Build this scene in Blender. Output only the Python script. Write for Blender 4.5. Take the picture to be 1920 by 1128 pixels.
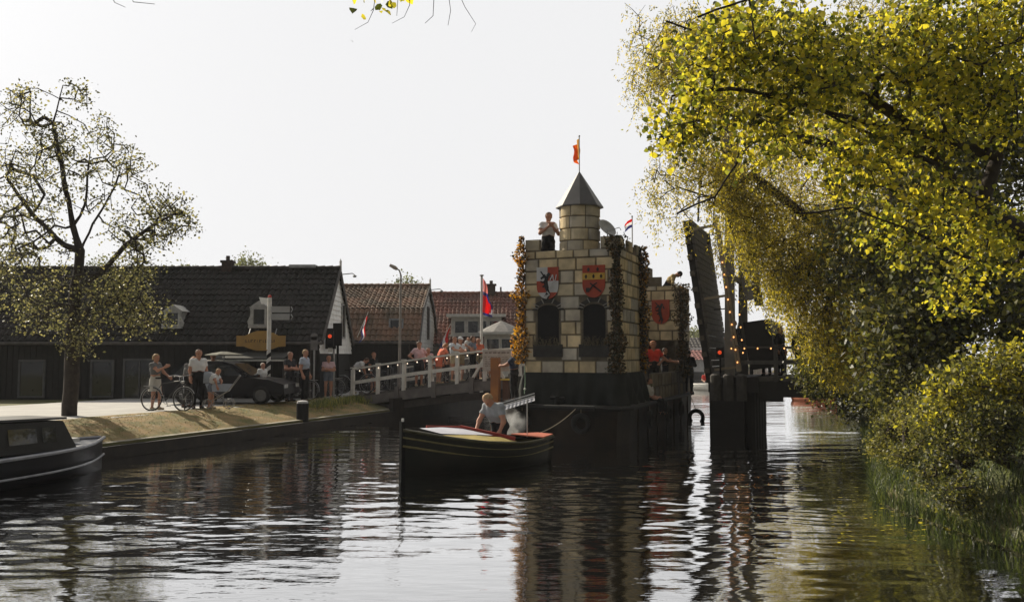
import bpy, bmesh, math, random
import numpy as np
from mathutils import Vector, Matrix
for o in list(bpy.data.objects): bpy.data.objects.remove(o)
rnd = random.Random(7); R = math.radians; PI = math.pi
nrs = np.random.RandomState(11)
scene = bpy.context.scene; C = scene.collection
# ---------------------------------------------------------------- camera
F = 1646.0; CZ = 2.4; PITCH = math.atan(101/F)
cam = bpy.data.cameras.new('camera'); co = bpy.data.objects.new('camera', cam); C.objects.link(co)
co.location = (0, 0, CZ); co.rotation_euler = (PI/2 + PITCH, 0, 0)
cam.sensor_width = 36; cam.lens = F/1920*36; cam.clip_end = 3000; cam.clip_start = .1
scene.camera = co
scene.render.resolution_x = 1024; scene.render.resolution_y = 601
# ---------------------------------------------------------------- light
SUN_EL, SUN_DIR = R(32), Vector((-.73, .68, 0)).normalized()
sdir = Vector((SUN_DIR.x*math.cos(SUN_EL), SUN_DIR.y*math.cos(SUN_EL), math.sin(SUN_EL)))
w = bpy.data.worlds.new('World'); scene.world = w; w.use_nodes = True
nt = w.node_tree; N = nt.nodes; L = nt.links; N.clear()
out = N.new('ShaderNodeOutputWorld'); bg = N.new('ShaderNodeBackground'); L.new(bg.outputs[0], out.inputs[0])
sky = N.new('ShaderNodeTexSky'); sky.sky_type = 'NISHITA'; sky.sun_disc = False
sky.sun_elevation = SUN_EL; sky.sun_rotation = math.atan2(sdir.x, sdir.y); sky.air_density = 1.2; sky.dust_density = 4; sky.ozone_density = 1
hs = N.new('ShaderNodeHueSaturation'); hs.inputs['Saturation'].default_value = .12; L.new(sky.outputs[0], hs.inputs['Color'])
# milky veil of haze, brightest on the sun's side of the sky
tc = N.new('ShaderNodeTexCoord'); dt = N.new('ShaderNodeVectorMath'); dt.operation = 'DOT_PRODUCT'
L.new(tc.outputs['Generated'], dt.inputs[0]); dt.inputs[1].default_value = (-.28, .93, .15)
mr = N.new('ShaderNodeMapRange'); mr.interpolation_type = 'SMOOTHSTEP'
mr.inputs[1].default_value = -.35; mr.inputs[2].default_value = .72; mr.inputs[3].default_value = 3.0; mr.inputs[4].default_value = 9.9
L.new(dt.outputs['Value'], mr.inputs[0])
veil = N.new('ShaderNodeMix'); veil.data_type = 'RGBA'; veil.inputs[0].default_value = .93
cmb = N.new('ShaderNodeVectorMath'); cmb.operation = 'SCALE'; cmb.inputs[0].default_value = (1, 1.0, 1.01)
L.new(mr.outputs[0], cmb.inputs[3]); L.new(hs.outputs[0], veil.inputs[6]); L.new(cmb.outputs[0], veil.inputs[7])
L.new(veil.outputs[2], bg.inputs[0]); bg.inputs[1].default_value = .06
sl = bpy.data.lights.new('sun', 'SUN'); sl.energy = 4.6; sl.angle = R(.6); sl.color = (1, .90, .72)
so = bpy.data.objects.new('sun', sl); C.objects.link(so); so.rotation_euler = sdir.to_track_quat('Z', 'Y').to_euler()
scene.view_settings.view_transform = 'Standard'; scene.view_settings.look = 'None'
scene.view_settings.exposure = .62; scene.view_settings.gamma = 1
# ---------------------------------------------------------------- helpers
cp, sp = math.cos(PITCH), math.sin(PITCH)
def P(px, py, d):
    """the world point at forward distance d (metres) seen at that place of the photograph"""
    x = (px-960)/F; up = (564-py)/F
    y = cp - up*sp; z = sp + up*cp; s = d/y
    return Vector((x*s, d, CZ + z*s))
def zat(py, d): return P(960, py, d).z
A = R(21); U = Vector((math.sin(A), math.cos(A), 0)); V = Vector((math.cos(A), -math.sin(A), 0))
def tag(o, label=None, cat=None, group=None, kind=None):
    if label: o['label'] = label
    if cat: o['category'] = cat
    if group: o['group'] = group
    if kind: o['kind'] = kind
    return o
def thing(name, label, cat, loc=(0, 0, 0), rz=0, group=None):
    o = bpy.data.objects.new(name, None); C.objects.link(o); o.location = loc; o.rotation_euler = (0, 0, rz); o.empty_display_size = .1
    return tag(o, label, cat, group)
def copy_tree(o, parent=None):
    c = o.copy(); C.objects.link(c); c.parent = parent
    for ch in list(o.children): copy_tree(ch, c)
    return c
MATS = {}
def mat(name, col, rough=.7, col2=None, scale=6, bump=0, bscale=30, metal=0, spec=.3, trans=0, attr=False, emit=0, detail=4, stretch=None):
    if name in MATS: return MATS[name]
    m = bpy.data.materials.new(name); m.use_nodes = True; MATS[name] = m
    n = m.node_tree.nodes; l = m.node_tree.links; b = n['Principled BSDF']
    b.inputs['Roughness'].default_value = rough; b.inputs['Metallic'].default_value = metal
    b.inputs['Specular IOR Level'].default_value = spec
    tcn = n.new('ShaderNodeTexCoord'); vec = tcn.outputs['Object']
    if stretch:
        mp = n.new('ShaderNodeMapping'); mp.inputs['Scale'].default_value = stretch; l.new(vec, mp.inputs[0]); vec = mp.outputs[0]
    c2 = col2 or tuple(c*.72 for c in col)
    nz = n.new('ShaderNodeTexNoise'); nz.inputs['Scale'].default_value = scale; nz.inputs['Detail'].default_value = detail; l.new(vec, nz.inputs['Vector'])
    rp = n.new('ShaderNodeMapRange'); rp.inputs[1].default_value = .35; rp.inputs[2].default_value = .65; l.new(nz.outputs['Fac'], rp.inputs[0])
    mx = n.new('ShaderNodeMix'); mx.data_type = 'RGBA'; l.new(rp.outputs[0], mx.inputs[0])
    mx.inputs[6].default_value = (*col, 1); mx.inputs[7].default_value = (*c2, 1); colout = mx.outputs[2]
    if attr:
        at = n.new('ShaderNodeAttribute'); at.attribute_name = 'Col'
        m2 = n.new('ShaderNodeMix'); m2.data_type = 'RGBA'; m2.blend_type = 'MULTIPLY'; m2.inputs[0].default_value = 1
        l.new(colout, m2.inputs[6]); l.new(at.outputs['Color'], m2.inputs[7]); colout = m2.outputs[2]
    l.new(colout, b.inputs['Base Color'])
    if bump:
        bn = n.new('ShaderNodeTexNoise'); bn.inputs['Scale'].default_value = bscale; l.new(vec, bn.inputs['Vector'])
        bp = n.new('ShaderNodeBump'); bp.inputs['Strength'].default_value = bump; bp.inputs['Distance'].default_value = .02
        l.new(bn.outputs['Fac'], bp.inputs['Height']); l.new(bp.outputs[0], b.inputs['Normal'])
    if emit:
        b.inputs['Emission Color'].default_value = (*col, 1); b.inputs['Emission Strength'].default_value = emit
    if trans:
        t = n.new('ShaderNodeBsdfTranslucent'); g = n.new('ShaderNodeHueSaturation'); g.inputs['Saturation'].default_value = 1.1; g.inputs['Value'].default_value = 1.7
        l.new(colout, g.inputs['Color']); l.new(g.outputs[0], t.inputs[0])
        ms = n.new('ShaderNodeMixShader'); ms.inputs[0].default_value = trans
        l.new(b.outputs[0], ms.inputs[1]); l.new(t.outputs[0], ms.inputs[2]); l.new(ms.outputs[0], n['Material Output'].inputs[0])
    return m
class MB:
    def __init__(s): s.v = []; s.f = []; s.m = []; s.c = []
    def add(s, vs, fs, mi=0, col=None):
        b = len(s.v); s.v += [tuple(v) for v in vs]
        for f in fs: s.f.append(tuple(b+i for i in f)); s.m.append(mi); s.c.append(col or (1, 1, 1))
        return s
    def box(s, c, sz, rz=0, mi=0, col=None, mtx=None):
        cx, cy, cz = c; a, b, h = sz[0]/2, sz[1]/2, sz[2]/2; vs = []
        for z in (-h, h):
            for x, y in ((-a, -b), (a, -b), (a, b), (-a, b)):
                p = Vector((x, y, z))
                if mtx is not None: p = mtx @ p
                if rz: p = Matrix.Rotation(rz, 3, 'Z') @ p
                vs.append((cx+p.x, cy+p.y, cz+p.z))
        return s.add(vs, [(3, 2, 1, 0), (4, 5, 6, 7), (0, 1, 5, 4), (1, 2, 6, 5), (2, 3, 7, 6), (3, 0, 4, 7)], mi, col)
    def bar(s, a, b, w_, h_, mi=0, col=None):
        a = Vector(a); b = Vector(b); d = b-a; ln = d.length
        q = d.to_track_quat('X', 'Z').to_matrix()
        return s.box((a+b)/2, (ln, w_, h_), mtx=q, mi=mi, col=col)
    def tube(s, pts, rad, n=8, mi=0, cap=True, col=None):
        pts = [Vector(p) for p in pts]
        if not hasattr(rad, '__len__'): rad = [rad]*len(pts)
        vs = []; fs = []; prev = None
        for i, p in enumerate(pts):
            t = (pts[min(i+1, len(pts)-1)]-pts[max(i-1, 0)])
            if t.length < 1e-9: t = Vector((0, 0, 1))
            t.normalize()
            if prev is None: x = t.orthogonal().normalized()
            else:
                x = prev - t*prev.dot(t)
                if x.length < 1e-6: x = t.orthogonal()
                x.normalize()
            prev = x; y = t.cross(x)
            for k in range(n):
                a = 2*PI*k/n; vs.append(p + (x*math.cos(a)+y*math.sin(a))*rad[i])
        for i in range(len(pts)-1):
            for k in range(n):
                k2 = (k+1) % n; fs.append((i*n+k, i*n+k2, (i+1)*n+k2, (i+1)*n+k))
        if cap: fs += [tuple(range(n-1, -1, -1)), tuple((len(pts)-1)*n+k for k in range(n))]
        return s.add(vs, fs, mi, col)
    def lathe(s, prof, c=(0, 0, 0), n=16, mi=0, col=None):
        vs = []; fs = []
        for r, z in prof:
            for k in range(n): a = 2*PI*k/n; vs.append((c[0]+r*math.cos(a), c[1]+r*math.sin(a), c[2]+z))
        for i in range(len(prof)-1):
            for k in range(n): k2 = (k+1) % n; fs.append((i*n+k, i*n+k2, (i+1)*n+k2, (i+1)*n+k))
        fs += [tuple(range(n-1, -1, -1)), tuple((len(prof)-1)*n+k for k in range(n))]
        return s.add(vs, fs, mi, col)
    def prism(s, poly, e, mi=0, col=None):
        """poly: 3d points, extruded by vector e"""
        n = len(poly); e = Vector(e); vs = [Vector(p) for p in poly]; vs += [v+e for v in vs]
        return s.add(vs, [tuple(range(n-1, -1, -1)), tuple(range(n, 2*n))]+[(i, (i+1) % n, n+(i+1) % n, n+i) for i in range(n)], mi, col)
    def ball(s, c, r, n=10, mi=0, sc=(1, 1, 1)):
        pr = []; m_ = n//2+1; vs = []; fs = []
        for i in range(1, m_):
            th = PI*i/m_
            for k in range(n): a = 2*PI*k/n; vs.append((c[0]+r*sc[0]*math.sin(th)*math.cos(a), c[1]+r*sc[1]*math.sin(th)*math.sin(a), c[2]-r*sc[2]*math.cos(th)))
        for i in range(m_-2):
            for k in range(n): k2 = (k+1) % n; fs.append((i*n+k, i*n+k2, (i+1)*n+k2, (i+1)*n+k))
        vs += [(c[0], c[1], c[2]-r*sc[2]), (c[0], c[1], c[2]+r*sc[2])]; b = (m_-1)*n
        for k in range(n): fs.append((b, (k+1) % n, k)); fs.append((b+1, (m_-2)*n+k, (m_-2)*n+(k+1) % n))
        return s.add(vs, fs, mi)
    def torus(s, c, Rr, r, axis='Y', n=24, k=6, mi=0, a0=0, a1=2*PI):
        pts = []; full = abs(a1-a0-2*PI) < 1e-6
        for i in range(n+1):
            a = a0+(a1-a0)*i/n
            if axis == 'Y': pts.append((c[0]+Rr*math.cos(a), c[1], c[2]+Rr*math.sin(a)))
            elif axis == 'X': pts.append((c[0], c[1]+Rr*math.cos(a), c[2]+Rr*math.sin(a)))
            else: pts.append((c[0]+Rr*math.cos(a), c[1]+Rr*math.sin(a), c[2]))
        return s.tube(pts, r, k, mi, cap=not full)
    def build(s, name, mats, parent=None, smooth=False):
        me = bpy.data.meshes.new(name); me.from_pydata(s.v, [], s.f)
        if not isinstance(mats, (list, tuple)): mats = [mats]
        for m in mats: me.materials.append(m)
        if len(mats) > 1: me.polygons.foreach_set('material_index', s.m)
        if any(c != (1, 1, 1) for c in s.c) or any(('attr' in m.name) for m in mats):
            ca = me.color_attributes.new('Col', 'FLOAT_COLOR', 'CORNER'); arr = []
            for f, c in zip(s.f, s.c): arr += [c[0], c[1], c[2], 1]*len(f)
            ca.data.foreach_set('color', arr)
        if smooth: me.polygons.foreach_set('use_smooth', [True]*len(me.polygons))
        me.update(); o = bpy.data.objects.new(name, me); C.objects.link(o); o.parent = parent
        return o
def np_mesh(name, v, f, mats, parent=None, smooth=False, mi=None, col=None):
    v = np.asarray(v, np.float32); f = np.asarray(f, np.int32); k = f.shape[1]
    me = bpy.data.meshes.new(name); me.vertices.add(len(v)); me.vertices.foreach_set('co', v.ravel())
    me.loops.add(f.size); me.loops.foreach_set('vertex_index', f.ravel())
    me.polygons.add(len(f)); me.polygons.foreach_set('loop_start', np.arange(0, f.size, k, dtype=np.int32)); me.polygons.foreach_set('loop_total', np.full(len(f), k, np.int32))
    if not isinstance(mats, (list, tuple)): mats = [mats]
    for m in mats: me.materials.append(m)
    if mi is not None: me.polygons.foreach_set('material_index', np.asarray(mi, np.int32))
    if smooth: me.polygons.foreach_set('use_smooth', np.ones(len(f), bool))
    me.update(calc_edges=True); me.validate()
    if col is not None:
        ca = me.color_attributes.new('Col', 'FLOAT_COLOR', 'CORNER')
        cc = np.ones((f.size, 4), np.float32); cc[:, :3] = np.repeat(col, k, axis=0); ca.data.foreach_set('color', cc.ravel())
    o = bpy.data.objects.new(name, me); C.objects.link(o); o.parent = parent
    return o
# ---------------------------------------------------------------- materials
M_white = mat('white_paint', (.62, .61, .58), .5, (.5, .49, .46), 5)
M_whiteb = mat('white_boards', (.82, .82, .80), .6, (.68, .68, .66), 3)
M_greyb = mat('grey_boards', (.48, .47, .46), .7, (.36, .355, .35), 3)
M_black = mat('black_paint', (.012, .012, .013), .6, spec=.1)
M_darkwood = mat('dark_wood', (.03, .024, .02), .8, (.018, .016, .015), 4)
M_greywood = mat('weathered_wood', (.10, .09, .085), .85, (.06, .055, .05), 5, .4, 20)
M_steel = mat('galvanised_steel', (.35, .35, .35), .45, metal=.6)
M_concrete = mat('concrete', (.33, .32, .30), .9, (.24, .23, .21), 4, .3, 40)
M_glass = mat('dark_glass', (.015, .017, .02), .06, spec=.6)
M_rubber = mat('rubber', (.015, .015, .015), .8)
M_orange = mat('orange_paint', (.62, .22, .04), .6)
M_yellow = mat('yellow_paint', (.62, .42, .04), .6, (.5, .33, .04), 3)
M_red = mat('red_paint', (.50, .045, .03), .6)
M_rust = mat('red_brown_paint', (.42, .12, .07), .6, (.34, .1, .06), 6)
M_bark = mat('bark', (.05, .04, .032), .95, (.028, .023, .02), 8, .6, 25)
M_brick = mat('dark_brick', (.055, .035, .028), .9, (.035, .026, .022), 12)
# ---------------------------------------------------------------- ground, water
def edge_left(u): return -13.75 if False else None
O0 = Vector((-8.0, 24.0, 0))                  # a point of the left waterline; the canal runs along U
def cu(v, u, z=0): return O0 + V*v + U*u + Vector((0, 0, z))      # canal frame: v to the right from the left waterline
CW = 16.6                                     # canal width
def hsh(a, b): return (math.sin(a*12.9898+b*78.233)*43758.5453) % 1
def smooth_noise(x, y):
    xi, yi = math.floor(x), math.floor(y); fx, fy = x-xi, y-yi; fx = fx*fx*(3-2*fx); fy = fy*fy*(3-2*fy)
    a = hsh(xi, yi); b = hsh(xi+1, yi); c = hsh(xi, yi+1); d = hsh(xi+1, yi+1)
    return (a*(1-fx)+b*fx)*(1-fy)+(c*(1-fx)+d*fx)*fy
M_ground = mat('ground_earth', (.12, .105, .05), .95, (.09, .10, .035), .8, .5, 12)
M_lawn = mat('dry_lawn', (.27, .18, .085), .95, (.12, .115, .04), 1.9, .9, 30, detail=8)
M_road = mat('pale_asphalt', (.40, .39, .37), .9, (.33, .32, .31), 1.2, .2, 60)
def left_z(v, u):                             # height of the left bank, v<0
    d = -v
    if d < .25: return .36
    if d < 2.5: return .36 + (.76-.36)*math.sin((d-.25)/2.25*PI/2) + .03*(smooth_noise(v*2.2, u*2.2)-.5)
    return .76
def redge(u): return CW + (.45*(-4-u) if u < -4 else 0)
def right_z(v, u):
    d = v-redge(u)
    if d < 2.2: return .2 + .75*max(d, 0)/2.2
    return .95 + min(.8, (d-2.2)*.1)
us = [-40, -20, -14]+[-12+.5*i for i in range(80)]+[30, 34, 40, 50, 65, 80, 100, 140, 200, 300, 420]
vl = [-300, -100, -40, -20, -10, -6, -4, -3]+[-2.5+.25*i for i in range(10)]+[-.001]
vr = [0, .4, .9, 1.5, 2.2, 4, 8, 14, 30, 80, 300]
g = MB(); rows = []
prof = [(v, lambda u, v=v: left_z(v, u)) for v in vl]+[(0.0, lambda u: -1.2), (CW, lambda u: -1.2), (CW+.001, lambda u: .2)]+[(CW+v, lambda u, v=v: right_z(redge(u)+v, u)) for v in vr[1:]]
vs = []; fs = []
for i, u in enumerate(us):
    for v, fz in prof: vs.append(cu(v+(redge(u)-CW if v >= CW else 0), u, fz(u) - (.06 if v < -.3 else .0)))
n_ = len(prof)
for i in range(len(us)-1):
    for j in range(n_-1): fs.append((i*n_+j, i*n_+j+1, (i+1)*n_+j+1, (i+1)*n_+j))
g.add(vs, fs); gr = g.build('ground', M_ground, smooth=False); tag(gr, kind='structure')
# lawn verge between quay kerb and road
def sheet(name, m, v0, v1, nv, u0, u1, nu, dz, zf, edge=0):
    vs = []; fs = []
    for i in range(nu+1):
        for j in range(nv+1):
            u = u0+(u1-u0)*i/nu; v = v0+(v1-v0)*j/nv
            if edge and j == 0: v -= edge*(smooth_noise(u*.9, 3)-.5) + edge*.6*(smooth_noise(u*3.1, 9)-.5)
            vs.append(cu(v, u, zf(v, u)+dz))
    for i in range(nu):
        for j in range(nv): a = i*(nv+1)+j; fs.append((a, a+1, a+nv+2, a+nv+1))
    o = MB().add(vs, fs).build(name, m, smooth=True); tag(o, kind='structure'); return o
sheet('grass_verge', M_lawn, -2.7, -.24, 22, -11.5, 9.3, 150, .004, left_z, .5)
sheet('road', M_road, -9.6, -2.1, 6, -30, 60, 40, -.01, lambda v, u: .76)
k = MB()
k.add([], [])
for i in range(30):
    u0 = -13+.8*i; a = cu(-.12, u0+.01, .2); b = cu(-.12, u0+.79, .2); k.bar(a+Vector((0,0,.12)), b+Vector((0,0,.12)), .22, .10)
kb = k.build('quay_kerb', mat('stained_concrete', (.34, .31, .25), .9, (.13, .12, .09), 3, .3, 40)); tag(kb, kind='structure')
q = MB()
for i in range(75):
    u0 = -13+.32*i
    q.tube([cu(.06, u0, -.9), cu(.06, u0, .24+.02*hsh(i, 2))], .08, 6)
q.bar(cu(.10, -13, .15), cu(.10, 11, .15), .14, .3)
q.bar(cu(.06, 9.6, 0), cu(.06, 110, 0), .2, 1.56)  # taller wall added here to darken the bank seen beneath the bridge
qo = q.build('quay_piling', M_darkwood); tag(qo, kind='structure')
# water: one fan-gridded sheet of real ripples
M_water = bpy.data.materials.new('canal_water'); M_water.use_nodes = True
n = M_water.node_tree.nodes; l = M_water.node_tree.links; n.clear()
mo = n.new('ShaderNodeOutputMaterial'); gl = n.new('ShaderNodeBsdfGlossy'); gl.inputs['Roughness'].default_value = .03; gl.inputs[0].default_value = (1, 1, 1, 1)
df = n.new('ShaderNodeBsdfDiffuse'); df.inputs[0].default_value = (.004, .004, .003, 1)
lw = n.new('ShaderNodeLayerWeight'); lw.inputs[0].default_value = .5; fr = n.new('ShaderNodeMapRange'); fr.inputs[1].default_value = .50; fr.inputs[2].default_value = .84; fr.inputs[3].default_value = .03; fr.inputs[4].default_value = .93; l.new(lw.outputs['Facing'], fr.inputs[0])
mx = n.new('ShaderNodeMixShader'); l.new(fr.outputs[0], mx.inputs[0]); l.new(df.outputs[0], mx.inputs[1]); l.new(gl.outputs[0], mx.inputs[2]); l.new(mx.outputs[0], mo.inputs[0])
tcn = n.new('ShaderNodeTexCoord'); mp = n.new('ShaderNodeMapping'); mp.inputs['Scale'].default_value = (2.6, 8, 1); mp.inputs['Rotation'].default_value = (0, 0, .2)
nz = n.new('ShaderNodeTexNoise'); nz.inputs['Scale'].default_value = 1; nz.inputs['Detail'].default_value = 3; l.new(tcn.outputs['Object'], mp.inputs[0]); l.new(mp.outputs[0], nz.inputs[0])
bp = n.new('ShaderNodeBump'); bp.inputs['Strength'].default_value = .3; bp.inputs['Distance'].default_value = .012; l.new(nz.outputs[0], bp.inputs['Height'])
l.new(bp.outputs[0], gl.inputs['Normal']); l.new(bp.outputs[0], lw.inputs['Normal'])
ys = [-8, -2, 2, 4]
y = 5.
while y < 420: y += max(.032, y*y*.0002) if y < 75 else y*.02; ys.append(y)
ys = np.array(ys); nx = 820; tt = np.linspace(-1, 1, nx)
X = (ys[:, None]*.72+6)*tt[None, :]; Y = np.repeat(ys[:, None], nx, 1); Z = np.zeros_like(X)
wr = np.random.RandomState(5)
for i in range(46):
    lam = .22*(1.075**i)*1.0; ang = wr.normal(PI/2+.10, .5 if lam < .5 else .42); kx, ky = math.cos(ang)*2*PI/lam, math.sin(ang)*2*PI/lam
    slope = .0205 if lam < .5 else .018 if lam < 1.4 else .0045
    ph = wr.rand()*6.28; amp = slope*lam/(2*PI)*1.15
    warp = .35*np.sin(X*.31+ph)+.3*np.sin(Y*.23+2*ph)
    Z += amp*np.sin(kx*X+ky*Y+ph+warp*2)*(.65+.5*np.sin(X*.5/lam**.5+ph*3+Y*.17))
patch = .55+.45*np.clip(np.sin(X*.28+1.1+.5*np.sin(Y*.2))*np.sin(Y*.33+.4*X*.3+2), -1, 1)
Z *= patch*np.clip((140-Y)/40, .0, 1)
v = np.stack([X.ravel(), Y.ravel(), Z.ravel()], 1); idx = np.arange(len(ys)*nx).reshape(len(ys), nx)
f = np.stack([idx[:-1, :-1].ravel(), idx[:-1, 1:].ravel(), idx[1:, 1:].ravel(), idx[1:, :-1].ravel()], 1)
wo = np_mesh('water', v, f, M_water, smooth=True); tag(wo, kind='structure')
print('water verts', len(v))
# ---------------------------------------------------------------- houses
def tiles(mb, x0, x1, p0, p1, per=.24, row=.34):
    """pantiles between eave point p0=(y,z) and ridge point p1"""
    (ya, za), (yb, zb) = p0, p1; ln = math.hypot(yb-ya, zb-za); dy, dz = (yb-ya)/ln, (zb-za)/ln; ny, nz_ = -dz, dy
    if nz_ < 0: ny, nz_ = -ny, -nz_
    nr = max(1, round(ln/row)); nc = int((x1-x0)/per)*5; vs = []; fs = []
    for r in range(nr):
        for e in (0, 1):
            t = ln*(r+e)/nr
            for c in range(nc+1):
                x = x0+(x1-x0)*c/nc; ph = 2*PI*(x-x0)/per
                h = .035*(math.sin(ph)+.35*math.sin(2*ph+.6))+(.045 if e == 0 else 0)+.018*hsh(int((x-x0)/per), r)+.03*smooth_noise(x*.6, r*.5)
                vs.append((x, ya+dy*t+ny*h, za+dz*t+nz_*h))
    for r in range(nr*2-1):
        for c in range(nc): a = r*(nc+1)+c; fs.append((a, a+1, a+nc+2, a+nc+1))
    mb.add(vs, fs)
def gable_boards(mb, x, prof, z0, out, bh=.2):
    """clapboards on the plane x, below the roof profile [(y,z)...] front eave..ridge..back eave"""
    def span(z):
        ys_ = []
        for (a, b) in zip(prof[:-1], prof[1:]):
            if (a[1]-z)*(b[1]-z) <= 0 and a[1] != b[1]: ys_.append(a[0]+(b[0]-a[0])*(z-a[1])/(b[1]-a[1]))
        return (min(ys_), max(ys_)) if len(ys_) > 1 else (prof[0][0], prof[-1][0])
    top = max(p[1] for p in prof); z = z0
    while z < top-.03:
        z1 = min(z+bh, top-.01); a = span(max(z, prof[0][1]+.001) if z >= prof[0][1] else prof[0][1]+.001); b = span(max(z1, prof[0][1]+.001))
        o1, o2 = out*.045, out*.012
        mb.add([(x+o1, a[0], z), (x+o1, a[1], z), (x+o2, b[1], z1), (x+o2, b[0], z1), (x, a[0], z), (x, a[1], z)], [(0, 1, 2, 3), (4, 5, 1, 0)] if out > 0 else [(3, 2, 1, 0), (0, 1, 5, 4)]); z = z1
def window(parent, c, w_, h_, face='F', fm=None, nv=1, name='window', depth=.06, fr=.07):
    """F faces -Y, S faces +X"""
    fm = fm or M_white; o = MB()
    def bx(mb, a, z, ww, hh, d, off): 
        if face == 'F': mb.box((c[0]+a, c[1]-off, c[2]+z), (ww, d, hh))
        else: mb.box((c[0]+off, c[1]+a, c[2]+z), (d, ww, hh))
    for s in (-1, 1): bx(o, s*(w_/2-fr/2), 0, fr, h_, depth, depth/2); bx(o, 0, s*(h_/2-fr/2), w_-2*fr, fr, depth, depth/2)
    for i in range(1, nv): bx(o, -w_/2+w_*i/nv, 0, fr*.7, h_-2*fr, depth-.01, depth/2)
    f_ = o.build(name, fm, parent); g_ = MB(); bx(g_, 0, 0, w_-2*fr-.004, h_-2*fr-.004, .02, .012); g_.build('pane', M_glass, f_)
    return f_
def house(label, x0, x1, prof, zb, rm, wm, gm, sm_top=None, boards_z=None, chimneys=(), finial=True):
    yf, yb = prof[0][0], prof[-1][0]; c = Vector(((x0+x1)/2, (yf+yb)/2, zb))
    t = thing('house', label, 'house', c); lp = [(y_-c.y, z_-c.z) for y_, z_ in prof]; a, b = x0-c.x, x1-c.x
    h = MB(); wy0, wy1 = lp[0][0]+.25, lp[-1][0]-.25; ez = lp[0][1]
    ridge = max(lp, key=lambda p: p[1])
    h.box((0, (wy0+wy1)/2, ez/2-.2), (b-a-.3, wy1-wy0, ez+.4))
    core = [(a+.16, y_*.97, z_-.06) for y_, z_ in lp]; h.prism(core, (b-a-.32, 0, 0))
    h.build('wall', wm, t); h = MB(); nb_ = int((b-a-.4)/.22)
    for i in range(nb_+1): h.box((a+.2+(b-a-.4)*i/nb_, wy0-.012, ez/2-.1), (.035, .024, ez+.1))
    h.build('wall_battens', wm, t)
    r = MB()
    for i in range(len(lp)-1):
        p, q_ = lp[i], lp[i+1]
        if q_[1] > p[1]: tiles(r, a, b, p, q_)
        else: tiles(r, a, b, q_, p)
    ro = r.build('roof', rm, t, smooth=False)
    gt = MB().tube([(a, lp[0][0]-.07, lp[0][1]-.06), (b, lp[0][0]-.07, lp[0][1]-.06)], .06, 8); gt.tube([(b-.5, lp[0][0]-.02, lp[0][1]-.1), (b-.5, lp[0][0]+.2, lp[0][1]-.4), (b-.5, lp[0][0]+.2, 0)], .04, 6); gt.build('gutter', M_greywood, t)
    rc = MB(); nn = int((b-a)/.33)
    for i in range(nn): x = a+(b-a)*i/nn; rc.tube([(x, ridge[0], ridge[1]+.02), (x+(b-a)/nn+.02, ridge[0], ridge[1]+.04)], [.12, .135], 8)
    rc.build('ridge_tiles', rm, ro)
    for (cx, cw, ch) in chimneys:
        m = MB().box((cx-c.x, ridge[0], ridge[1]+ch/2-.2), (cw, cw*.8, ch+.4)); m.box((cx-c.x, ridge[0], ridge[1]+ch), (cw*1.25, cw, .1)); m.tube([(cx-c.x, ridge[0], ridge[1]+ch), (cx-c.x, ridge[0], ridge[1]+ch+.25)], cw*.2, 8); m.build('chimney', M_brick, ro)
    gb = MB(); gp = [(y_, z_) for y_, z_ in lp]; bz = boards_z-c.z if boards_z else ez
    gable_boards(gb, b-.14, gp, bz, 1); gb.build('gable_boards', gm, t); gb = MB(); gable_boards(gb, a+.14, gp, bz, -1); gb.build('gable_boards', gm, t)
    for x in (a, b):
        vb = MB()
        for p, q_ in zip(gp[:-1], gp[1:]): vb.bar((x, p[0], p[1]-.02), (x, q_[0], q_[1]-.02), .05, .2)
        vb.build('verge_board', sm_top or M_greywood, t)
    if finial:
        m = MB().tube([(b, ridge[0], ridge[1]-.1), (b, ridge[0], ridge[1]+.28), (b, ridge[0], ridge[1]+.45)], [.06, .05, .015], 8); m.ball((b, ridge[0], ridge[1]+.33), .06, 8); m.build('finial', M_whiteb, t)
    return t, c
M_roof1 = mat('black_pantiles', (.026, .021, .019), .85, (.013, .013, .010), 1.1, detail=9)
M_roof2 = mat('brown_pantiles', (.22, .13, .085), .8, (.10, .075, .05), 1.1, detail=9)
M_roof3 = mat('red_pantiles', (.22, .10, .075), .8, (.12, .07, .055), 1.0, detail=9)
M_tar = mat('tarred_boards', (.02, .019, .018), .8)
GZ = .76
# house 1
x1 = -7.2; prof1 = [(33.4, 2.9), (36.7, zat(505, 36.7)), (40.0, 2.9)]
h1, c1 = house('long low house with black tiled roof, two white dormers and a white boarded gable', -23.5, x1, prof1, GZ, M_roof1, M_tar, M_whiteb, boards_z=2.45, chimneys=[((425-960)/F*36.7, .42, .32)])
def dormer(house_t, c, px, pyt, pyb, wpx, d, fm):
    p = P(px, (pyt+pyb)/2, d) - c; w_ = wpx/F*d; h_ = (pyb-pyt)/F*d
    t = MB(); t.box((p.x, p.y+1.0, p.z), (w_*.9, 1.9, h_)); t.prism([(p.x-w_*.62, p.y-.06, p.z+h_/2), (p.x+w_*.62, p.y-.06, p.z+h_/2), (p.x, p.y-.06, p.z+h_/2+.26)], (0, 2.4, 0))
    for s in (-1, 1):
        pts = [(s*.45, -.5), (s*.66, -.5), (s*.72, -.25), (s*.56, .05), (s*.54, .3), (s*.6, .5), (s*.45, .5)]
        pl = [(p.x+a*w_, p.y-.03, p.z+b*h_) for a, b in pts]
        if s > 0: pl = pl[::-1]
        t.prism(pl, (0, .05, 0))
    do = t.build('dormer', fm, house_t); window(do, (p.x, p.y+.05-.0, p.z), w_*.92, h_, 'F', fm, 1, depth=.1)
    s = MB().box((p.x, p.y-.05, p.z-h_/2-.04), (w_*1.25, .2, .07)); s.build('sill', fm, do)
M_dorm = mat('dull_white_paint', (.34, .34, .33), .6)
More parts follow.
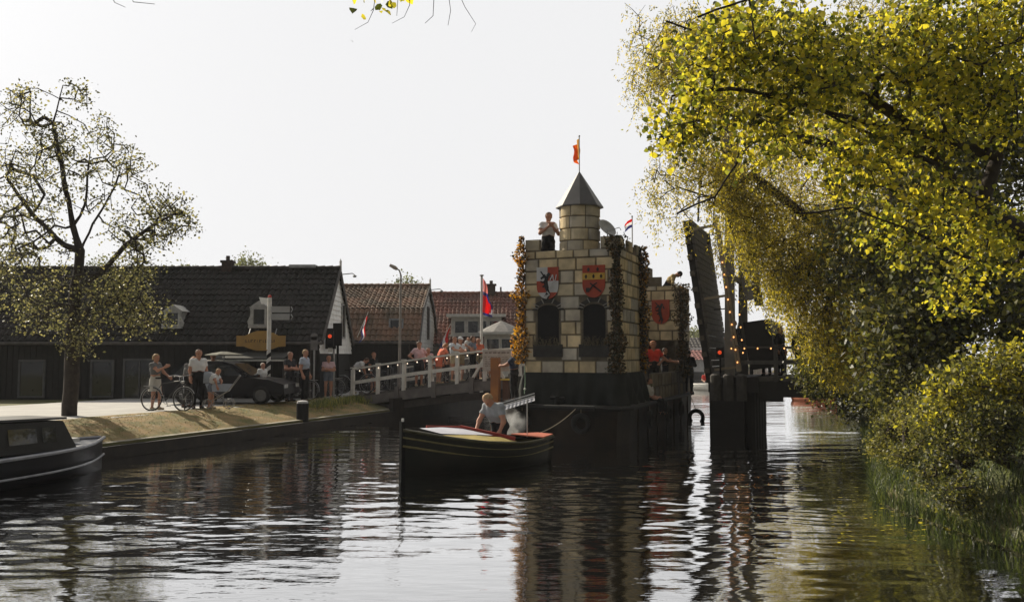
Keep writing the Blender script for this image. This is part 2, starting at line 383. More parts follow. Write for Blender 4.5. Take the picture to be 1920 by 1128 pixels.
dormer(h1, c1, 324, 583, 612, 30, 33.85, M_dorm); dormer(h1, c1, 486, 576, 611, 30, 33.85, M_dorm)
for px, wpx, y0, y1 in ((192, 44, 674, 745), (262, 62, 672, 748), (60, 50, 674, 745), (545, 30, 690, 740)):
    a = P(px, (y0+y1)/2, 33.64)-c1; window(h1, a, wpx/F*33.6, (y1-y0)/F*33.6, 'F', mat('grey_frame', (.10, .10, .10), .6), 2 if wpx > 50 else 1)
a = P(641, 600, 37.2)-c1; window(h1, (x1-c1.x-.11, 37.9-c1.y, zat(602, 37.9)-c1.z), .75, 1.5, 'S', M_dorm)
m = MB().tube([(x1-c1.x, 0, 5.0), (x1-c1.x+.5, 0, 5.05), (x1-c1.x+.6, 0, 4.98)], .02, 6); m.ball((x1-c1.x+.6, 0, 4.93), .09, 8, sc=(1, 1, .6)); m.build('gable_lamp', M_steel, h1)
m = MB().box((P(570, 505, 36.8).x-c1.x, 0, zat(500, 36.8)-c1.z), (1.1, .5, .12)); m.build('roof_hatch', M_steel, h1)
# house 2, gambrel roof
d2 = 43.5; x2 = -4.25
prof2 = [(40.6, zat(640, 40.6)), (42.1, zat(579, 42.1)), (45.4, zat(537, 45.4)), (48.7, zat(579, 42.1)), (50.2, zat(640, 40.6))]
h2, c2 = house('house with brown mansard roof and grey boarded gable behind the black roofed house', -13.5, x2, prof2, GZ, M_roof2, M_tar, M_greyb, boards_z=2.6)
a = P(743, 612, 41.2)-c2; f_ = window(h2, a, .68, .75, 'F', mat('blue_grey_frame', (.25, .27, .29), .5)); 
window(h2, (x2-c2.x-.11, 45.4-c2.y, zat(605, 45)-c2.z), .9, 1.7, 'S', M_greywood)
for px in (635, 715, 745, 775): a = P(px, 706, 40.8)-c2; window(h2, a, .95, 1.3, 'F', mat('grey_frame', (.1, .1, .1)))
m = MB().tube([(x2-c2.x, 0, 5.0), (x2-c2.x+.5, 0, 5.05), (x2-c2.x+.6, 0, 4.98)], .02, 6); m.ball((x2-c2.x+.6, 0, 4.93), .09, 8, sc=(1, 1, .6)); m.build('gable_lamp', M_steel, h2)
# house 3
prof3 = [(48.6, zat(645, 48.6)), (52.5, zat(551, 52.5)), (56.4, zat(645, 48.6))]
h3, c3 = house('house with red tiled roof, wide white dormer and white porch', -9.0, 2.8, prof3, GZ, M_roof3, mat('plaster_wall', (.30, .28, .26), .9), M_greyb, chimneys=[(P(921, 540, 52.5).x, .5, .55)], finial=False)
pa, pb = P(846, 600, 48.9)-c3, P(940, 600, 48.9)-c3; zt, zb_ = zat(594, 48.9)-c3.z, zat(627, 48.9)-c3.z
m = MB().box(((pa.x+pb.x)/2, pa.y+1.2, (zt+zb_)/2), (pb.x-pa.x, 2.4, zt-zb_)); m.box(((pa.x+pb.x)/2, pa.y+1.1, zt+.08), (pb.x-pa.x+.5, 2.9, .16)); m.box(((pa.x+pb.x)/2, pa.y, zb_-.05), (pb.x-pa.x+.2, .25, .1))
do = m.build('dormer', M_white, h3)
for px, wp in ((862, 18), (887, 19), (906, 13), (927, 18)): a = P(px, 612, 48.9)-c3; window(do, (a.x, pa.y-.002, a.z-.02), wp/F*49+.12, .78, 'F', M_white, depth=.05)
m = MB().tube([(P(939, 545, 52.5).x-c3.x, 0, 5.0), (P(939, 545, 52.5).x-c3.x, 0, 5.7)], .05, 8); m.build('vent_pipe', M_greywood, h3)
# porch
pc = P(940, 660, 46.6); pw = 66/F*46.6
po = MB(); zt = zat(626, 46.6)-c3.z; px_ = pc.x-c3.x; py_ = pc.y-c3.y
po.box((px_, py_+1, zt/2-.05), (pw*.98, 1.8, zt+.1)); po.box((px_, py_+.85, zt+.05), (pw+.5, 2.3, .12)); pr = po.build('porch', M_white, h3)
m = MB().lathe([(pw*.72, 0), (pw*.4, .3), (.05, .62)], (px_, py_+1, zt+.115), 10); m.build('porch_roof', mat('lead_roof', (.22, .21, .20), .8), pr)
for px, wp in ((924, 24), (951, 22)): a = P(px, 652, 46.6)-c3; window(pr, (a.x, py_+.095, a.z), wp/F*46.6+.1, 1.1, 'F', M_white, depth=.05)
for px in (700, 760, 820, 880): pass
# far houses on the left bank beyond the bridge
t = thing('house', 'distant low building with a pinkish red roof between castle and raised bridge', 'house', (P(1280, 670, 88).x, 88, GZ))
m = MB().box((0, 3, .6), (5.6, 6, 1.3)); m.build('wall', M_greyb, t)
m = MB(); tiles(m, -3.2, 3.2, (-.4, 1.1), (3, 2.1), .4, .6); tiles(m, -3.2, 3.2, (6.4, 1.1), (3, 2.1), .4, .6); m.build('roof', mat('faded_red_roof', (.22, .09, .08), .8), t)
t = thing('house', 'distant grey roofed building right of the pinkish red roof', 'house', (P(1330, 670, 96).x, 96, GZ))
m = MB().box((0, 3, 1.2), (5.6, 6, 2.4)); m.build('wall', M_whiteb, t)
m = MB(); tiles(m, -3.2, 3.2, (-.4, 2.0), (3, 3.6), .4, .6); tiles(m, -3.2, 3.2, (6.4, 2.0), (3, 3.6), .4, .6); m.build('roof', M_greywood, t)
t = thing('house', 'brick house half seen behind the bridge counterweight and yellow leaves', 'house', (P(1432, 650, 182).x, 182, .7))
m = MB().box((0, 3, 2.6), (8, 6, 5.4)); m.build('wall', mat('pale_red_brick', (.30, .17, .13), .9), t)
m = MB(); tiles(m, -4.4, 4.4, (-.4, 5.2), (3, 8.6), .6, .8); tiles(m, -4.4, 4.4, (6.4, 5.2), (3, 8.6), .6, .8); m.build('roof', mat('grey_brown_roof', (.16, .14, .11), .9), t)
window(t, (-1.6, -.0, 1.6), 1.8, 1.5, 'F', M_white, 2); window(t, (1.6, -.0, 1.6), 1.8, 1.5, 'F', M_white, 2)
# awning in front of house 1
aw = thing('awning', 'flat cafe awning with a pale edge under the yellow sign', 'awning', P(470, 672, 32.4))
m = MB().add([(-1.5, -.3, .02), (1.3, -.3, .02), (1.3, 1.0, .25), (-1.1, 1.0, .25)], [(0, 1, 2, 3)]); m.box((-.1, -.3, -.02), (2.9, .06, .09)); m.build('canvas', mat('grey_canvas', (.05, .05, .045), .9), aw)
m = MB().box((-.1, -.35, -.06), (3.0, .03, .06)); m.build('valance', mat('pale_canvas', (.5, .5, .46), .9), aw)
m = MB()
for s in (-1.5, 1.3): m.tube([(s, -.28, -.06), (s, -.28, -(aw.location.z-GZ))], .03, 6)
m.build('frame', M_greywood, aw)
aw2 = thing('market_parasol', 'low pale cream parasol left of the yellow sign behind the car', 'parasol', (P(432, 662, 32.0).x, 31.3, GZ))
zz = zat(664, 31.3)-GZ
m = MB().lathe([(.7, zz-.04), (.68, zz), (.1, zz+.10)], n=4); m.build('canopy', mat('cream_canvas', (.13, .125, .10), .9), aw2); m = MB().tube([(0, 0, 0), (0, 0, zz)], .025, 8); m.build('pole', M_steel, aw2)
# yellow sign board
a = P(489, 640, 33.0); s_ = 33.0/F
pts = [(-46, -11), (-30, -11), (-22, -15), (-8, -20), (10, -20), (24, -16), (32, -11), (46, -11), (46, 9), (32, 10), (22, 14), (8, 17), (-8, 17), (-22, 13), (-32, 9), (-46, 9)]
sg = thing('shop_sign', 'large ochre yellow shaped signboard hanging on the dark house front', 'sign', a)
m = MB().prism([(x*s_, 0, -y_*s_) for x, y_ in pts][::-1], (0, .05, 0)); m.build('board', mat('ochre_board', (.34, .20, .055), .7, (.27, .17, .06), 4), sg)
m = MB(); xx = -28
while xx < 30:
    ww = rnd.choice([2, 3, 4]); hh = rnd.choice([5, 7]); m.box((xx*s_, -.004, .02), (ww*s_*.5, .006, hh*s_)); 
    if rnd.random() < .6: m.box(((xx+ww*.6)*s_, -.004, .02+rnd.choice([-2, 2])*s_), (ww*s_*.6, .006, 1.6*s_))
    xx += ww+2.4
m.build('lettering', mat('faded_lettering', (.12, .075, .04), .7), sg)
m = MB(); [m.tube([(s*1.0, .04, .15), (s*1.0, .35, .5)], .015, 5) for s in (-.5, .5)]; m.build('bracket', M_steel, sg)
# ---------------------------------------------------------------- bridge (own frame: X along the deck to the right, Y along the canal away)
B0 = Vector((.1, 32, 0)); 
def bw(s, w_, z=0): return B0+V*s+U*w_+Vector((0, 0, z))
def deck_z(s): return 1.62 if s > 0 else 1.62-.82*(s/-6.9)**1.25
def on_bridge(px, w_):
    k_ = (px-960)/F; # (B.x+s V.x+w U.x) = k (B.y + s V.y + w U.y)
    s = (k_*(B0.y+w_*U.y)-B0.x-w_*U.x)/(V.x-k_*V.y); return bw(s, w_, deck_z(s)+.02)
WB = 4.2
M_rail = mat('bridge_white_paint', (.64, .62, .57), .6, (.52, .50, .46), 5)
br = thing('bridge_ramp', 'fixed left span of the bridge with white timber railings', 'bridge', B0, -A)
m = MB(); ss = [-7.6+.4*i for i in range(20)]
for a, b in zip(ss[:-1], ss[1:]): m.add([(a, 0, deck_z(a)), (b, 0, deck_z(b)), (b, WB, deck_z(b)), (a, WB, deck_z(a)), (a, 0, deck_z(a)-.12), (b, 0, deck_z(b)-.12), (b, WB, deck_z(b)-.12), (a, WB, deck_z(a)-.12)], [(0, 1, 2, 3), (7, 6, 5, 4), (0, 4, 5, 1), (3, 2, 6, 7)])
m.build('deck', M_greywood, br)
for w_ in (-.06, WB+.06):
    m = MB()
    for a, b in zip(ss[:-1], ss[1:]): m.bar((a, w_, deck_z(a)-.26), (b, w_, deck_z(b)-.26), .1, .34)
    m.build('fascia_beam', mat('fascia_grey', (.16, .145, .135), .8, (.11, .1, .095), 3, .3, 20), br)
for i in range(5): MB().box((-6.3+1.55*i, -.15, deck_z(-6.3+1.55*i)-.2), (.16, .08, .6)).build('bracket', mat('fascia_grey', (.16, .145, .135)), br)
for w_ in (.1, WB-.1):
    m = MB()
    for a, b in zip(ss[:-1], ss[1:]): m.bar((a, w_, deck_z(a)-.62), (b, w_, deck_z(b)-.62), .14, .26)
    m.build('girder', mat('dark_girder', (.05, .042, .038), .8), br)
m = MB(); m.box((-7.6, WB/2, .1), (1.6, WB+.8, 1.2)); m.box((.0, WB/2, .3), (.5, WB, 1.7))
for i in range(5):
    for s in (-.05, .25): m.tube([(s, .2+i*.95, -1), (s, .2+i*.95, 1.1)], .14, 8)
m.build('abutment', M_darkwood, br)
def railing(parent, s0, s1, w_, nposts, ht=1.02, base=None, m_=None):
    base = base or deck_z; m_ = m_ or M_rail
    m = MB(); n_s = 12
    for i in range(n_s):
        a = s0+(s1-s0)*i/n_s; b = s0+(s1-s0)*(i+1)/n_s
        m.bar((a, w_, base(a)+ht), (b, w_, base(b)+ht), .11, .06)
        m.bar((a, w_, base(a)+ht*.48), (b, w_, base(b)+ht*.48), .05, .13)
    m.build('rail', m_, parent)
    for i in range(nposts):
        s = s0+(s1-s0)*i/(nposts-1); p = MB().box((s, w_-.0, base(s)+ht/2-.2), (.13, .11, ht+.36)); p.box((s, w_, base(s)+ht+.05), (.16, .15, .05)); p.build('post', m_, parent)
railing(br, -6.75, -.05, -.03, 7); railing(br, -6.75, -.05, WB+.03, 6)
m = MB()
for s in (-1.6, ): m.bar((s-.05, -.03, deck_z(s)+.05), (s+.5, -.03, deck_z(s)+.93), .06, .09); m.bar((s+1.2, -.03, deck_z(s)+.05), (s+.65, -.03, deck_z(s)+.93), .06, .09)
m.build('brace', M_rail, br)
bn = thing('notice_board', 'white printed board fixed to the right end of the left bridge railing', 'board', B0, -A)
m = MB().box((-.62, -.13, deck_z(-.6)+.62), (1.15, .03, .78)); m.build('panel', mat('board_white', (.45, .41, .37), .7), bn)
m = MB()
for i, z_ in enumerate((.9, .74, .66, .58, .5, .42)):
    xx = -1.12
    while xx < -.2: ww = rnd.uniform(.05, .18); m.box((xx+ww/2, -.148, deck_z(-.6)+z_), (ww, .004, .05 if i == 0 else .02)); xx += ww+.04
m.build('lettering', mat('faded_print', (.2, .15, .14), .8), bn)
# string lights
M_bulb = mat('lit_bulb', (1, .82, .62), .3, (1, .82, .62), emit=.9)
M_bulbo = mat('amber_bulb', (1, .42, .13), .3, (1, .42, .13), emit=1.5)
def light_string(label, pts, mt, r=.024):
    t = thing('string_lights', label, 'string lights', pts[0]); o_ = Vector(pts[0])
    q_ = [Vector(p)-o_ for p in pts]; path = []
    for a, b in zip(q_[:-1], q_[1:]): path += [a, (a+b)/2-Vector((0, 0, .03))]
    path.append(q_[-1]); MB().tube(path, .006, 4).build('cable', M_black, t)
    bm_ = None
    for p in q_:
        if bm_ is None: bm_ = MB().ball((0, 0, 0), r, 8, sc=(1, 1, 1.25)).build('bulb', mt, t, True)
        else: c_ = bm_.copy(); C.objects.link(c_); c_.parent = t; bm_ = c_
        bm_.location = p-Vector((0, 0, .05))
    return t
light_string('string of white bulbs along the white railing of the left bridge ramp', [bw(-6.4+i*.415, -.11, deck_z(-6.4+i*.415)+.96) for i in range(16)], M_bulb)
# right pier, portal, leaf, balance
M_blk = mat('black_bridge_timber', (.016, .014, .013), .7)
S0 = 7.02
pier = thing('bridge_pier', 'black timber pile pier carrying the raised bridge and right span', 'pier', B0, -A)
m = MB()
for i in range(4):
    for j in range(5): m.tube([(S0+.18+i*.36, .2+j*.95, -1), (S0+.18+i*.36, .2+j*.95, 1.3)], .17, 9)
m.build('pile', M_blk, pier)
m = MB().box((S0+.75, WB/2, 1.42), (1.6, WB+.5, .5)); m.box((S0+.55, -.3, .7), (1.1, .14, 1.5)); m.build('cap_beam', M_blk, pier)
m = MB()
for i in range(3): m.tube([(S0+.2+i*.42, -.35, .9), (S0+.2+i*.42, -.35, 1.72), (S0+.2+i*.42, -.35, 1.78)], [.17, .17, .1], 10)
m.build('fender_post', mat('grey_capped_post', (.07, .065, .06), .9), pier)
rs = thing('bridge_span', 'dark right span of the bridge leading into the yellow trees', 'bridge', B0, -A)
m = MB().box((S0+4.3, WB/2, 1.62), (5.6, WB, .14)); m.build('deck', M_greywood, rs)
m = MB()
for w_ in (0, WB): m.box((S0+4.3, w_, 1.28), (5.6, .16, .5))
m.bar((S0+1.6, .1, .98), (S0+2.3, .1, .98), .14, .2)
m.build('girder', M_blk, rs)
M_rdark = mat('dark_grey_rail', (.09, .085, .08), .8)  # dark grey colour of the right span's rails
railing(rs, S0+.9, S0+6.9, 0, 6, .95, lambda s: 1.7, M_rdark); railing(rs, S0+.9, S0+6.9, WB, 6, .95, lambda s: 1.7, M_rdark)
light_string('string of amber bulbs on the dark right bridge railing', [bw(S0+.7+i*.42, -.1, 2.66) for i in range(11)], M_bulbo)
# raised leaf
db = thing('drawbridge', 'raised drawbridge leaf with tall grey portal and balance beams', 'drawbridge', B0, -A)
hx, hz = S0+.12, 1.6; tilt = R(82.5); lx, lz = -math.cos(tilt), math.sin(tilt)     # along the leaf
LL = 5.45
def lf(t_, off): return (hx+lx*t_+lz*off, hz+lz*t_-lx*off)            # off: toward the pier side
for w_ in (.15, WB-.15):
    m = MB(); a, b = lf(-.1, -.17), lf(LL, -.17); m.bar((a[0], w_, a[1]), (b[0], w_, b[1]), .18, .24); m.build('leaf_girder', M_blk, db)
m = MB(); nb = 26
for i in range(nb):
    t0 = LL*(i+.5)/nb; a = lf(t0, -.02); mt = Matrix.Rotation(-tilt, 3, 'Y')
    m.box((a[0], WB/2, a[1]), (.185, WB+.1, .08), mtx=Matrix.Rotation(tilt, 3, 'Y'))
m.build('leaf_deck', mat('leaf_planks', (.09, .078, .068), .85, (.05, .045, .04), 6), db)
m = MB()
for i in range(10):
    t0 = .3+i*.55; a = lf(t0, -.2); m.box((a[0], WB/2, a[1]), (.16, WB+.3, .16), mtx=Matrix.Rotation(tilt, 3, 'Y'))
m.build('cross_beam', mat('pale_beam_end', (.10, .085, .07), .8), db)
for w_ in (.0,):
    m = MB(); a, b = lf(.15, .84), lf(LL-.1, .84); m.bar((a[0], w_, a[1]), (b[0], w_, b[1]), .13, .16)
    for i in (0, 2, 4): p, q_ = lf(.3+i*1.2, .05), lf(.3+i*1.2, .84); m.bar((p[0], w_, p[1]), (q_[0], w_, q_[1]), .08, .08)
    m.build('leaf_railing', mat('tan_rail', (.30, .25, .18), .8), db)
# portal
PZ = 8.3; ps = S0+.62
M_portal = mat('portal_grey', (.20, .185, .165), .8, (.15, .14, .125), 3)
for w_ in (.15, WB-.15):
    m = MB(); m.tube([(ps, w_, 1.5), (ps+.06, w_, PZ)], [.24, .17], 4); m.build('portal_post', M_portal, db)
m = MB().bar((ps+.06, -.2, PZ+.05), (ps+.06, WB+.2, PZ+.05), .3, .3); m.bar((ps, -.1, 5.1), (ps, WB+.1, 5.1), .12, .14); m.build('portal_beam', M_portal, db)
for w_ in (.35, WB-.35):
    piv = Vector((ps+.06, w_, PZ+.3)); dr = Vector((lx, 0, lz))
    m = MB().bar(piv-dr*4.4, piv+dr*5.3, .16, .3); m.build('balance_beam', M_portal, db)
    tip = lf(LL-.1, .2); e = piv+dr*5.2
    m = MB().tube([(tip[0], w_-.2, tip[1]), (e.x, e.y, e.z)], .035, 6); m.build('lift_rod', M_blk, db)
e = Vector((ps+.06, WB/2, PZ+.3))-Vector((lx, 0, lz))*4.9
m = MB().box(e+Vector((.25, 0, -1.0)), (.85, WB-.6, 1.6), mtx=Matrix.Rotation(tilt-PI/2, 3, 'Y')); m.build('counterweight', mat('black_counterweight', (.013, .012, .012), .7), db)
m = MB(); a = lf(2.3, .3); m.tube([(a[0], .1, a[1]), (ps, .1, a[1]+.03)], .02, 6); a = lf(4.7, .35); m.box((a[0]+.12, .1, a[1]), (.1, .1, .35)); m.build('stay_bar', M_blk, db)
light_string('string of amber bulbs climbing the raised bridge leaf beam', [bw(lf(.5+i*.42, .84)[0], -.1, lf(.5+i*.42, .84)[1]) for i in range(9)], M_bulbo)
light_string('string of amber bulbs hanging on the black counterweight', [bw(S0+.95+.03*i, -.1, 4.2-.42*i) for i in range(5)], M_bulbo)
tl = thing('signal_lamp', 'red lit navigation lamp on the portal post at the railing', 'signal lamp', bw(S0+.35, -.25, 1.7), -A)
m = MB().tube([(0, 0, 0), (0, 0, .62)], .03, 6); m.box((0, 0, .78), (.24, .14, .34)); m.build('housing', M_black, tl)
MB().ball((0, -.08, .78), .065, 10, sc=(1, .4, 1)).build('lens', mat('red_lens_lit', (1, .09, .02), .3, (1, .09, .02), emit=.35), tl, True)
# orange and brown mooring posts at the left abutment
t = thing('mooring_post', 'orange painted timber post at the end of the white railing', 'post', bw(-.45, -.75, 0), -A)
MB().box((0, 0, .75), (.3, .22, 3.1)).build('post_shaft', mat('orange_brown_paint', (.40, .16, .045), .7, (.2, .085, .04), 1.3), t); 
t = thing('mooring_post', 'brown timber post with a yellow cap right of the orange post', 'post', bw(-.02, -.8, 0), -A)
MB().box((0, 0, .3), (.2, .2, 2.4)).build('post_shaft', mat('brown_post', (.11, .05, .03), .8), t); MB().box((.0, 0, 1.53), (.34, .28, .05)).build('cap', M_yellow, t)
# ---------------------------------------------------------------- castle barge (frame: X right, Y away, origin at the bow centre)
BG = Vector((1.69, 25.0, 0))
def bg(x, y, z=0): return BG+V*x+U*y+Vector((0, 0, z))
M_stone = mat('stone_attr', (1, 1, 1), .9, (.62, .63, .66), 2.6, .5, 30, attr=True, detail=9, spec=.15)
M_joint = mat('dark_joint', (.15, .125, .09), .9, (.08, .07, .05), 3)
M_dkgrey = mat('painted_dark_grey', (.055, .052, .05), .8, (.035, .034, .033), 6, spec=.1)  # dark grey paint of the window surrounds
M_hull = mat('black_hull', (.010, .010, .010), .6, (.028, .02, .014), 1.6, .5, 5, detail=9, spec=.15)
def blkcol(): 
    base = rnd.choice([(.68, .55, .34), (.64, .54, .37), (.54, .48, .38), (.48, .44, .37), (.70, .56, .35), (.66, .53, .33)]); k_ = rnd.uniform(.8, 1.08); return tuple(c*k_ for c in base)
def block(mb, org, ud, nd, a, b, z0, z1, th=.03, col=None):
    """one pillow-edged stone on the plane through org along ud with outward normal nd"""
    g_ = .012; bev = .02; a += g_; b -= g_; z0 += g_; z1 -= g_
    if b-a < .05 or z1-z0 < .05: return
    col = col or blkcol(); P0 = [org+ud*x+Vector((0, 0, z)) for x, z in ((a, z0), (b, z0), (b, z1), (a, z1))]
    P1 = [org+ud*x+Vector((0, 0, z))+nd*th for x, z in ((a+bev, z0+bev), (b-bev, z0+bev), (b-bev, z1-bev), (a+bev, z1-bev))]
    mb.add(P0+P1, [(4, 5, 6, 7)], 0, col)
    dk = tuple(c*.7 for c in col); mb.add(P0+P1, [(0, 1, 5, 4), (1, 2, 6, 5), (2, 3, 7, 6), (3, 0, 4, 7)], 0, dk)
def block_wall(mb, org, ud, nd, width, z0, z1, rh=.367, holes=()):
    z = z0; 
    while z < z1-.05:
        h_ = min(rh*rnd.uniform(.97, 1.03), z1-z)
        if z1-z-h_ < .12: h_ = z1-z
        x = 0; first = True
        while x < width-.02:
            w_ = rnd.uniform(.42, .68) if not first else rnd.uniform(.25, .6); first = False
            if width-x-w_ < .2: w_ = width-x
            segs = [(x, x+w_)]
            for (ha, hb, hz0, hz1) in holes:
                if z+h_*.5 > hz0 and z+h_*.5 < hz1:
                    ns = []
                    for (p, q_) in segs:
                        if q_ <= ha or p >= hb: ns.append((p, q_)); continue
                        if p < ha: ns.append((p, ha))
                        if q_ > hb: ns.append((hb, q_))
                    segs = ns
            for p, q_ in segs: block(mb, org, ud, nd, p, q_, z, z+h_)
            x += w_
        z += h_
X_, Y_ = Vector((1, 0, 0)), Vector((0, 1, 0))
barge = thing('castle_barge', 'parade barge dressed as a yellow stone castle with towers and coats of arms', 'barge', BG, -A)
HW = 1.7; BL = 10.6
# hull
m = MB(); st = [(-1.5, 1.1, 1.05), (-1.1, 1.62, 1.0), (-.3, 1.78, 1.0), (BL-1, 1.78, 1.0), (BL, 1.6, 1.0)]
vs = []; 
for y_, hw, zt in st: vs += [(-hw, y_, zt), (-hw*.94, y_+.05, -.5), (hw*.94, y_+.05, -.5), (hw, y_, zt)]
fs = []
for i in range(len(st)-1):
    for j in range(4): fs.append((i*4+j, i*4+(j+1) % 4, (i+1)*4+(j+1) % 4, (i+1)*4+j))
fs += [(3, 2, 1, 0), tuple((len(st)-1)*4+i for i in range(4))]; m.add(vs, fs); m.build('hull', M_hull, barge)
for i in range(7):
    for s in (-1, 1): MB().box((s*1.77, .6+i*1.35, .42), (.05, .05, .95)).build('hull_rib', mat('rusty_black', (.03, .018, .012), .8, (.012, .011, .01), 3), barge)
for (x, y, z) in ((-.9, -1.62, .62), (.75, -1.62, .6), (1.86, 1.8, .5), (1.86, 4.6, .5), (1.86, 6.9, .52)):
    f_ = MB().torus((x, y, z), .21, .07, 'Y' if y < 0 else 'X', 20, 7).build('fender', M_rubber, barge, True); MB().tube([(x, y, z+.2), (x, y+.02, 1.0)] if y < 0 else [(x, y, z+.2), (x-.03, y, 1.0)], .01, 4).build('fender_rope', mat('old_rope', (.2, .17, .12)), f_)
m = MB()
for s in (-1, 1): m.tube([(s*1.1, -1.55, 1.0), (s*1.66, -1.1, .96), (s*1.82, -.3, .95), (s*1.82, BL-1, .95), (s*1.64, BL, .95)], .06, 8)
m.tube([(-1.1, -1.55, 1.0), (1.1, -1.55, 1.0)], .07, 8); m.build('rubbing_strake', M_rubber, barge)
m = MB(); m.tube([(0, -1.3, 1.0), (0, -1.3, 1.3)], .07, 8); m.tube([(-.2, -1.3, 1.24), (.2, -1.3, 1.24)], .04, 8); m.tube([(-1.0, -1.2, 1.0), (-1.0, -1.2, 1.25)], .05, 8); m.build('bollard', M_black, barge)
# cloth skirt under the castle front
nx_, nz_ = 60, 5; vs = []; fs = []
skp = [(-1.42, -.02), (-1.42, -.02), (1.42, -.02), (1.42, 2.85)]
def skirt_pt(t_): # t 0..1: left side back -> front -> right side back
    Ls = [2.8, 2.84, 2.8]; d = t_*sum(Ls)
    if d < 2.8: return Vector((-1.44, 2.8-d, 0)), Vector((-1, 0, 0))
    if d < 5.64: return Vector((-1.44+d-2.8, -.04, 0)), Vector((0, -1, 0))
    return Vector((1.44, d-5.64, 0)), Vector((1, 0, 0))
for i in range(121):
    p, nn = skirt_pt(i/120)
    for j in range(nz_+1):
        z = 1.9-.92*j/nz_; ww = .03+.09*(j/nz_)**.7*(math.sin(i*.5+.8*math.sin(j))+.6*math.sin(i*1.13+1+j*.3)+1.3)
        vs.append(p+nn*ww+Vector((0, 0, z+ (.03*math.sin(i*.31) if j == nz_ else 0))))
for i in range(120):
    for j in range(nz_): a = i*(nz_+1)+j; fs.append((a, a+1, a+nz_+2, a+nz_+1))
MB().add(vs, fs).build('cloth_skirt', mat('dark_green_tarp', (.03, .032, .03), .85, (.02, .022, .02), 2, .3, 8, spec=.1), barge, True)
# main tower
CW2, CD, ZB, ZT, ZM = 1.39, 2.8, 1.87, 5.40, 5.74
holes = [(.34, 1.06, 2.28, 3.95), (1.70, 2.42, 2.28, 3.95)]
m = MB()
for a in ((0, .04, CW2*2, .08), (0, CD-.04, CW2*2, .08)): m.box((a[0], a[1], (ZB+ZT)/2), (a[2], a[3], ZT-ZB))
for s in (-1, 1): m.box((s*(CW2-.04), CD/2, (ZB+ZT)/2), (.08, CD-.16-.004, ZT-ZB))
m.box((0, CD/2, 4.62), (CW2*2-.17, CD-.17, .08))
mer = [(-CW2, -CW2+.46), (CW2-.52, CW2)]
for a, b in mer:
    for y_ in (.04, CD-.04): m.box(((a+b)/2, y_, (ZT+ZM)/2+.001), (b-a, .08, ZM-ZT))
for s in (-1, 1):
    for y_ in (.35, 1.4, 2.45): m.box((s*(CW2-.04), y_, (ZT+ZM)/2+.001), (.08, .5 if y_ == 1.4 else .53, ZM-ZT))
m.build('tower_core', M_joint, barge)
m = MB()
block_wall(m, Vector((-CW2, 0, 0)), X_, -Y_, 2*CW2, ZB, ZT, holes=holes)
for a, b in mer: block(m, Vector((0, 0, 0)), X_, -Y_, a, b, ZT, ZM, col=(.44, .38, .27))
block_wall(m, Vector((CW2, 0, 0)), Y_, X_, CD, ZB, ZT); block_wall(m, Vector((-CW2, CD, 0)), -Y_, -X_, CD, ZB, ZT); block_wall(m, Vector((CW2, CD, 0)), -X_, Y_, 2*CW2, ZB, ZT)
for y_ in (.35, 1.4, 2.45):
    for s, ud in ((1, Y_), (-1, -Y_)): block(m, Vector((s*CW2, y_, 0)), ud, X_*s, -.25, .25, ZT, ZM)
m.build('tower_stones', M_stone, barge)
# round turret
m = MB(); TX, TY, TR, TZ = .07, .64, .585, 6.74
m.lathe([(TR-.02, 4.85), (TR-.02, TZ)], (TX, TY, 0), 32)
tc_ = m.build('turret_core', M_joint, barge); m = MB(); z = 5.34; r_ = 0
while z < TZ-.05:
    h_ = (TZ-5.34)/4; a = rnd.uniform(0, 1)
    a_end = a+2*PI; 
    while a < a_end-.02:
        w_ = min(rnd.uniform(.75, 1.15), a_end-a)
        if a_end-a-w_ < .35: w_ = a_end-a
        ns = 6; vs = []; col = blkcol()
        for i in range(ns+1):
            aa = a+.02+(w_-.04)*i/ns; e = .02 if i in (0, ns) else .0
            for zz, rr in ((z+.012, TR-.02), (z+.03, TR+.015-e), (z+h_-.03, TR+.015-e), (z+h_-.012, TR-.02)): vs.append((TX+rr*math.cos(aa), TY+rr*math.sin(aa), zz))
        fs = [(i*4+j, (i+1)*4+j, (i+1)*4+j+1, i*4+j+1) for i in range(ns) for j in range(3)]; m.add(vs, fs, 0, col); a += w_
    z += h_
m.build('turret_stones', M_stone, tc_)
m = MB(); n8 = 8; rr = .70; zc0, zc1 = TZ-.02, TZ+1.06
ring = [(TX+rr*math.cos(2*PI*(i+.38)/n8), TY+rr*math.sin(2*PI*(i+.38)/n8), zc0) for i in range(n8)]
m.add(ring+[(p[0], p[1], zc0-.03) for p in ring]+[(TX, TY, zc1)], [(i, (i+1) % n8, 16) for i in range(n8)]+[(8+i, 8+(i+1) % n8, (i+1) % n8, i) for i in range(n8)]+[tuple(range(15, 7, -1))])
m.build('cone_roof', mat('slate_grey_board', (.085, .08, .08), .45, (.065, .062, .062), 3), barge)
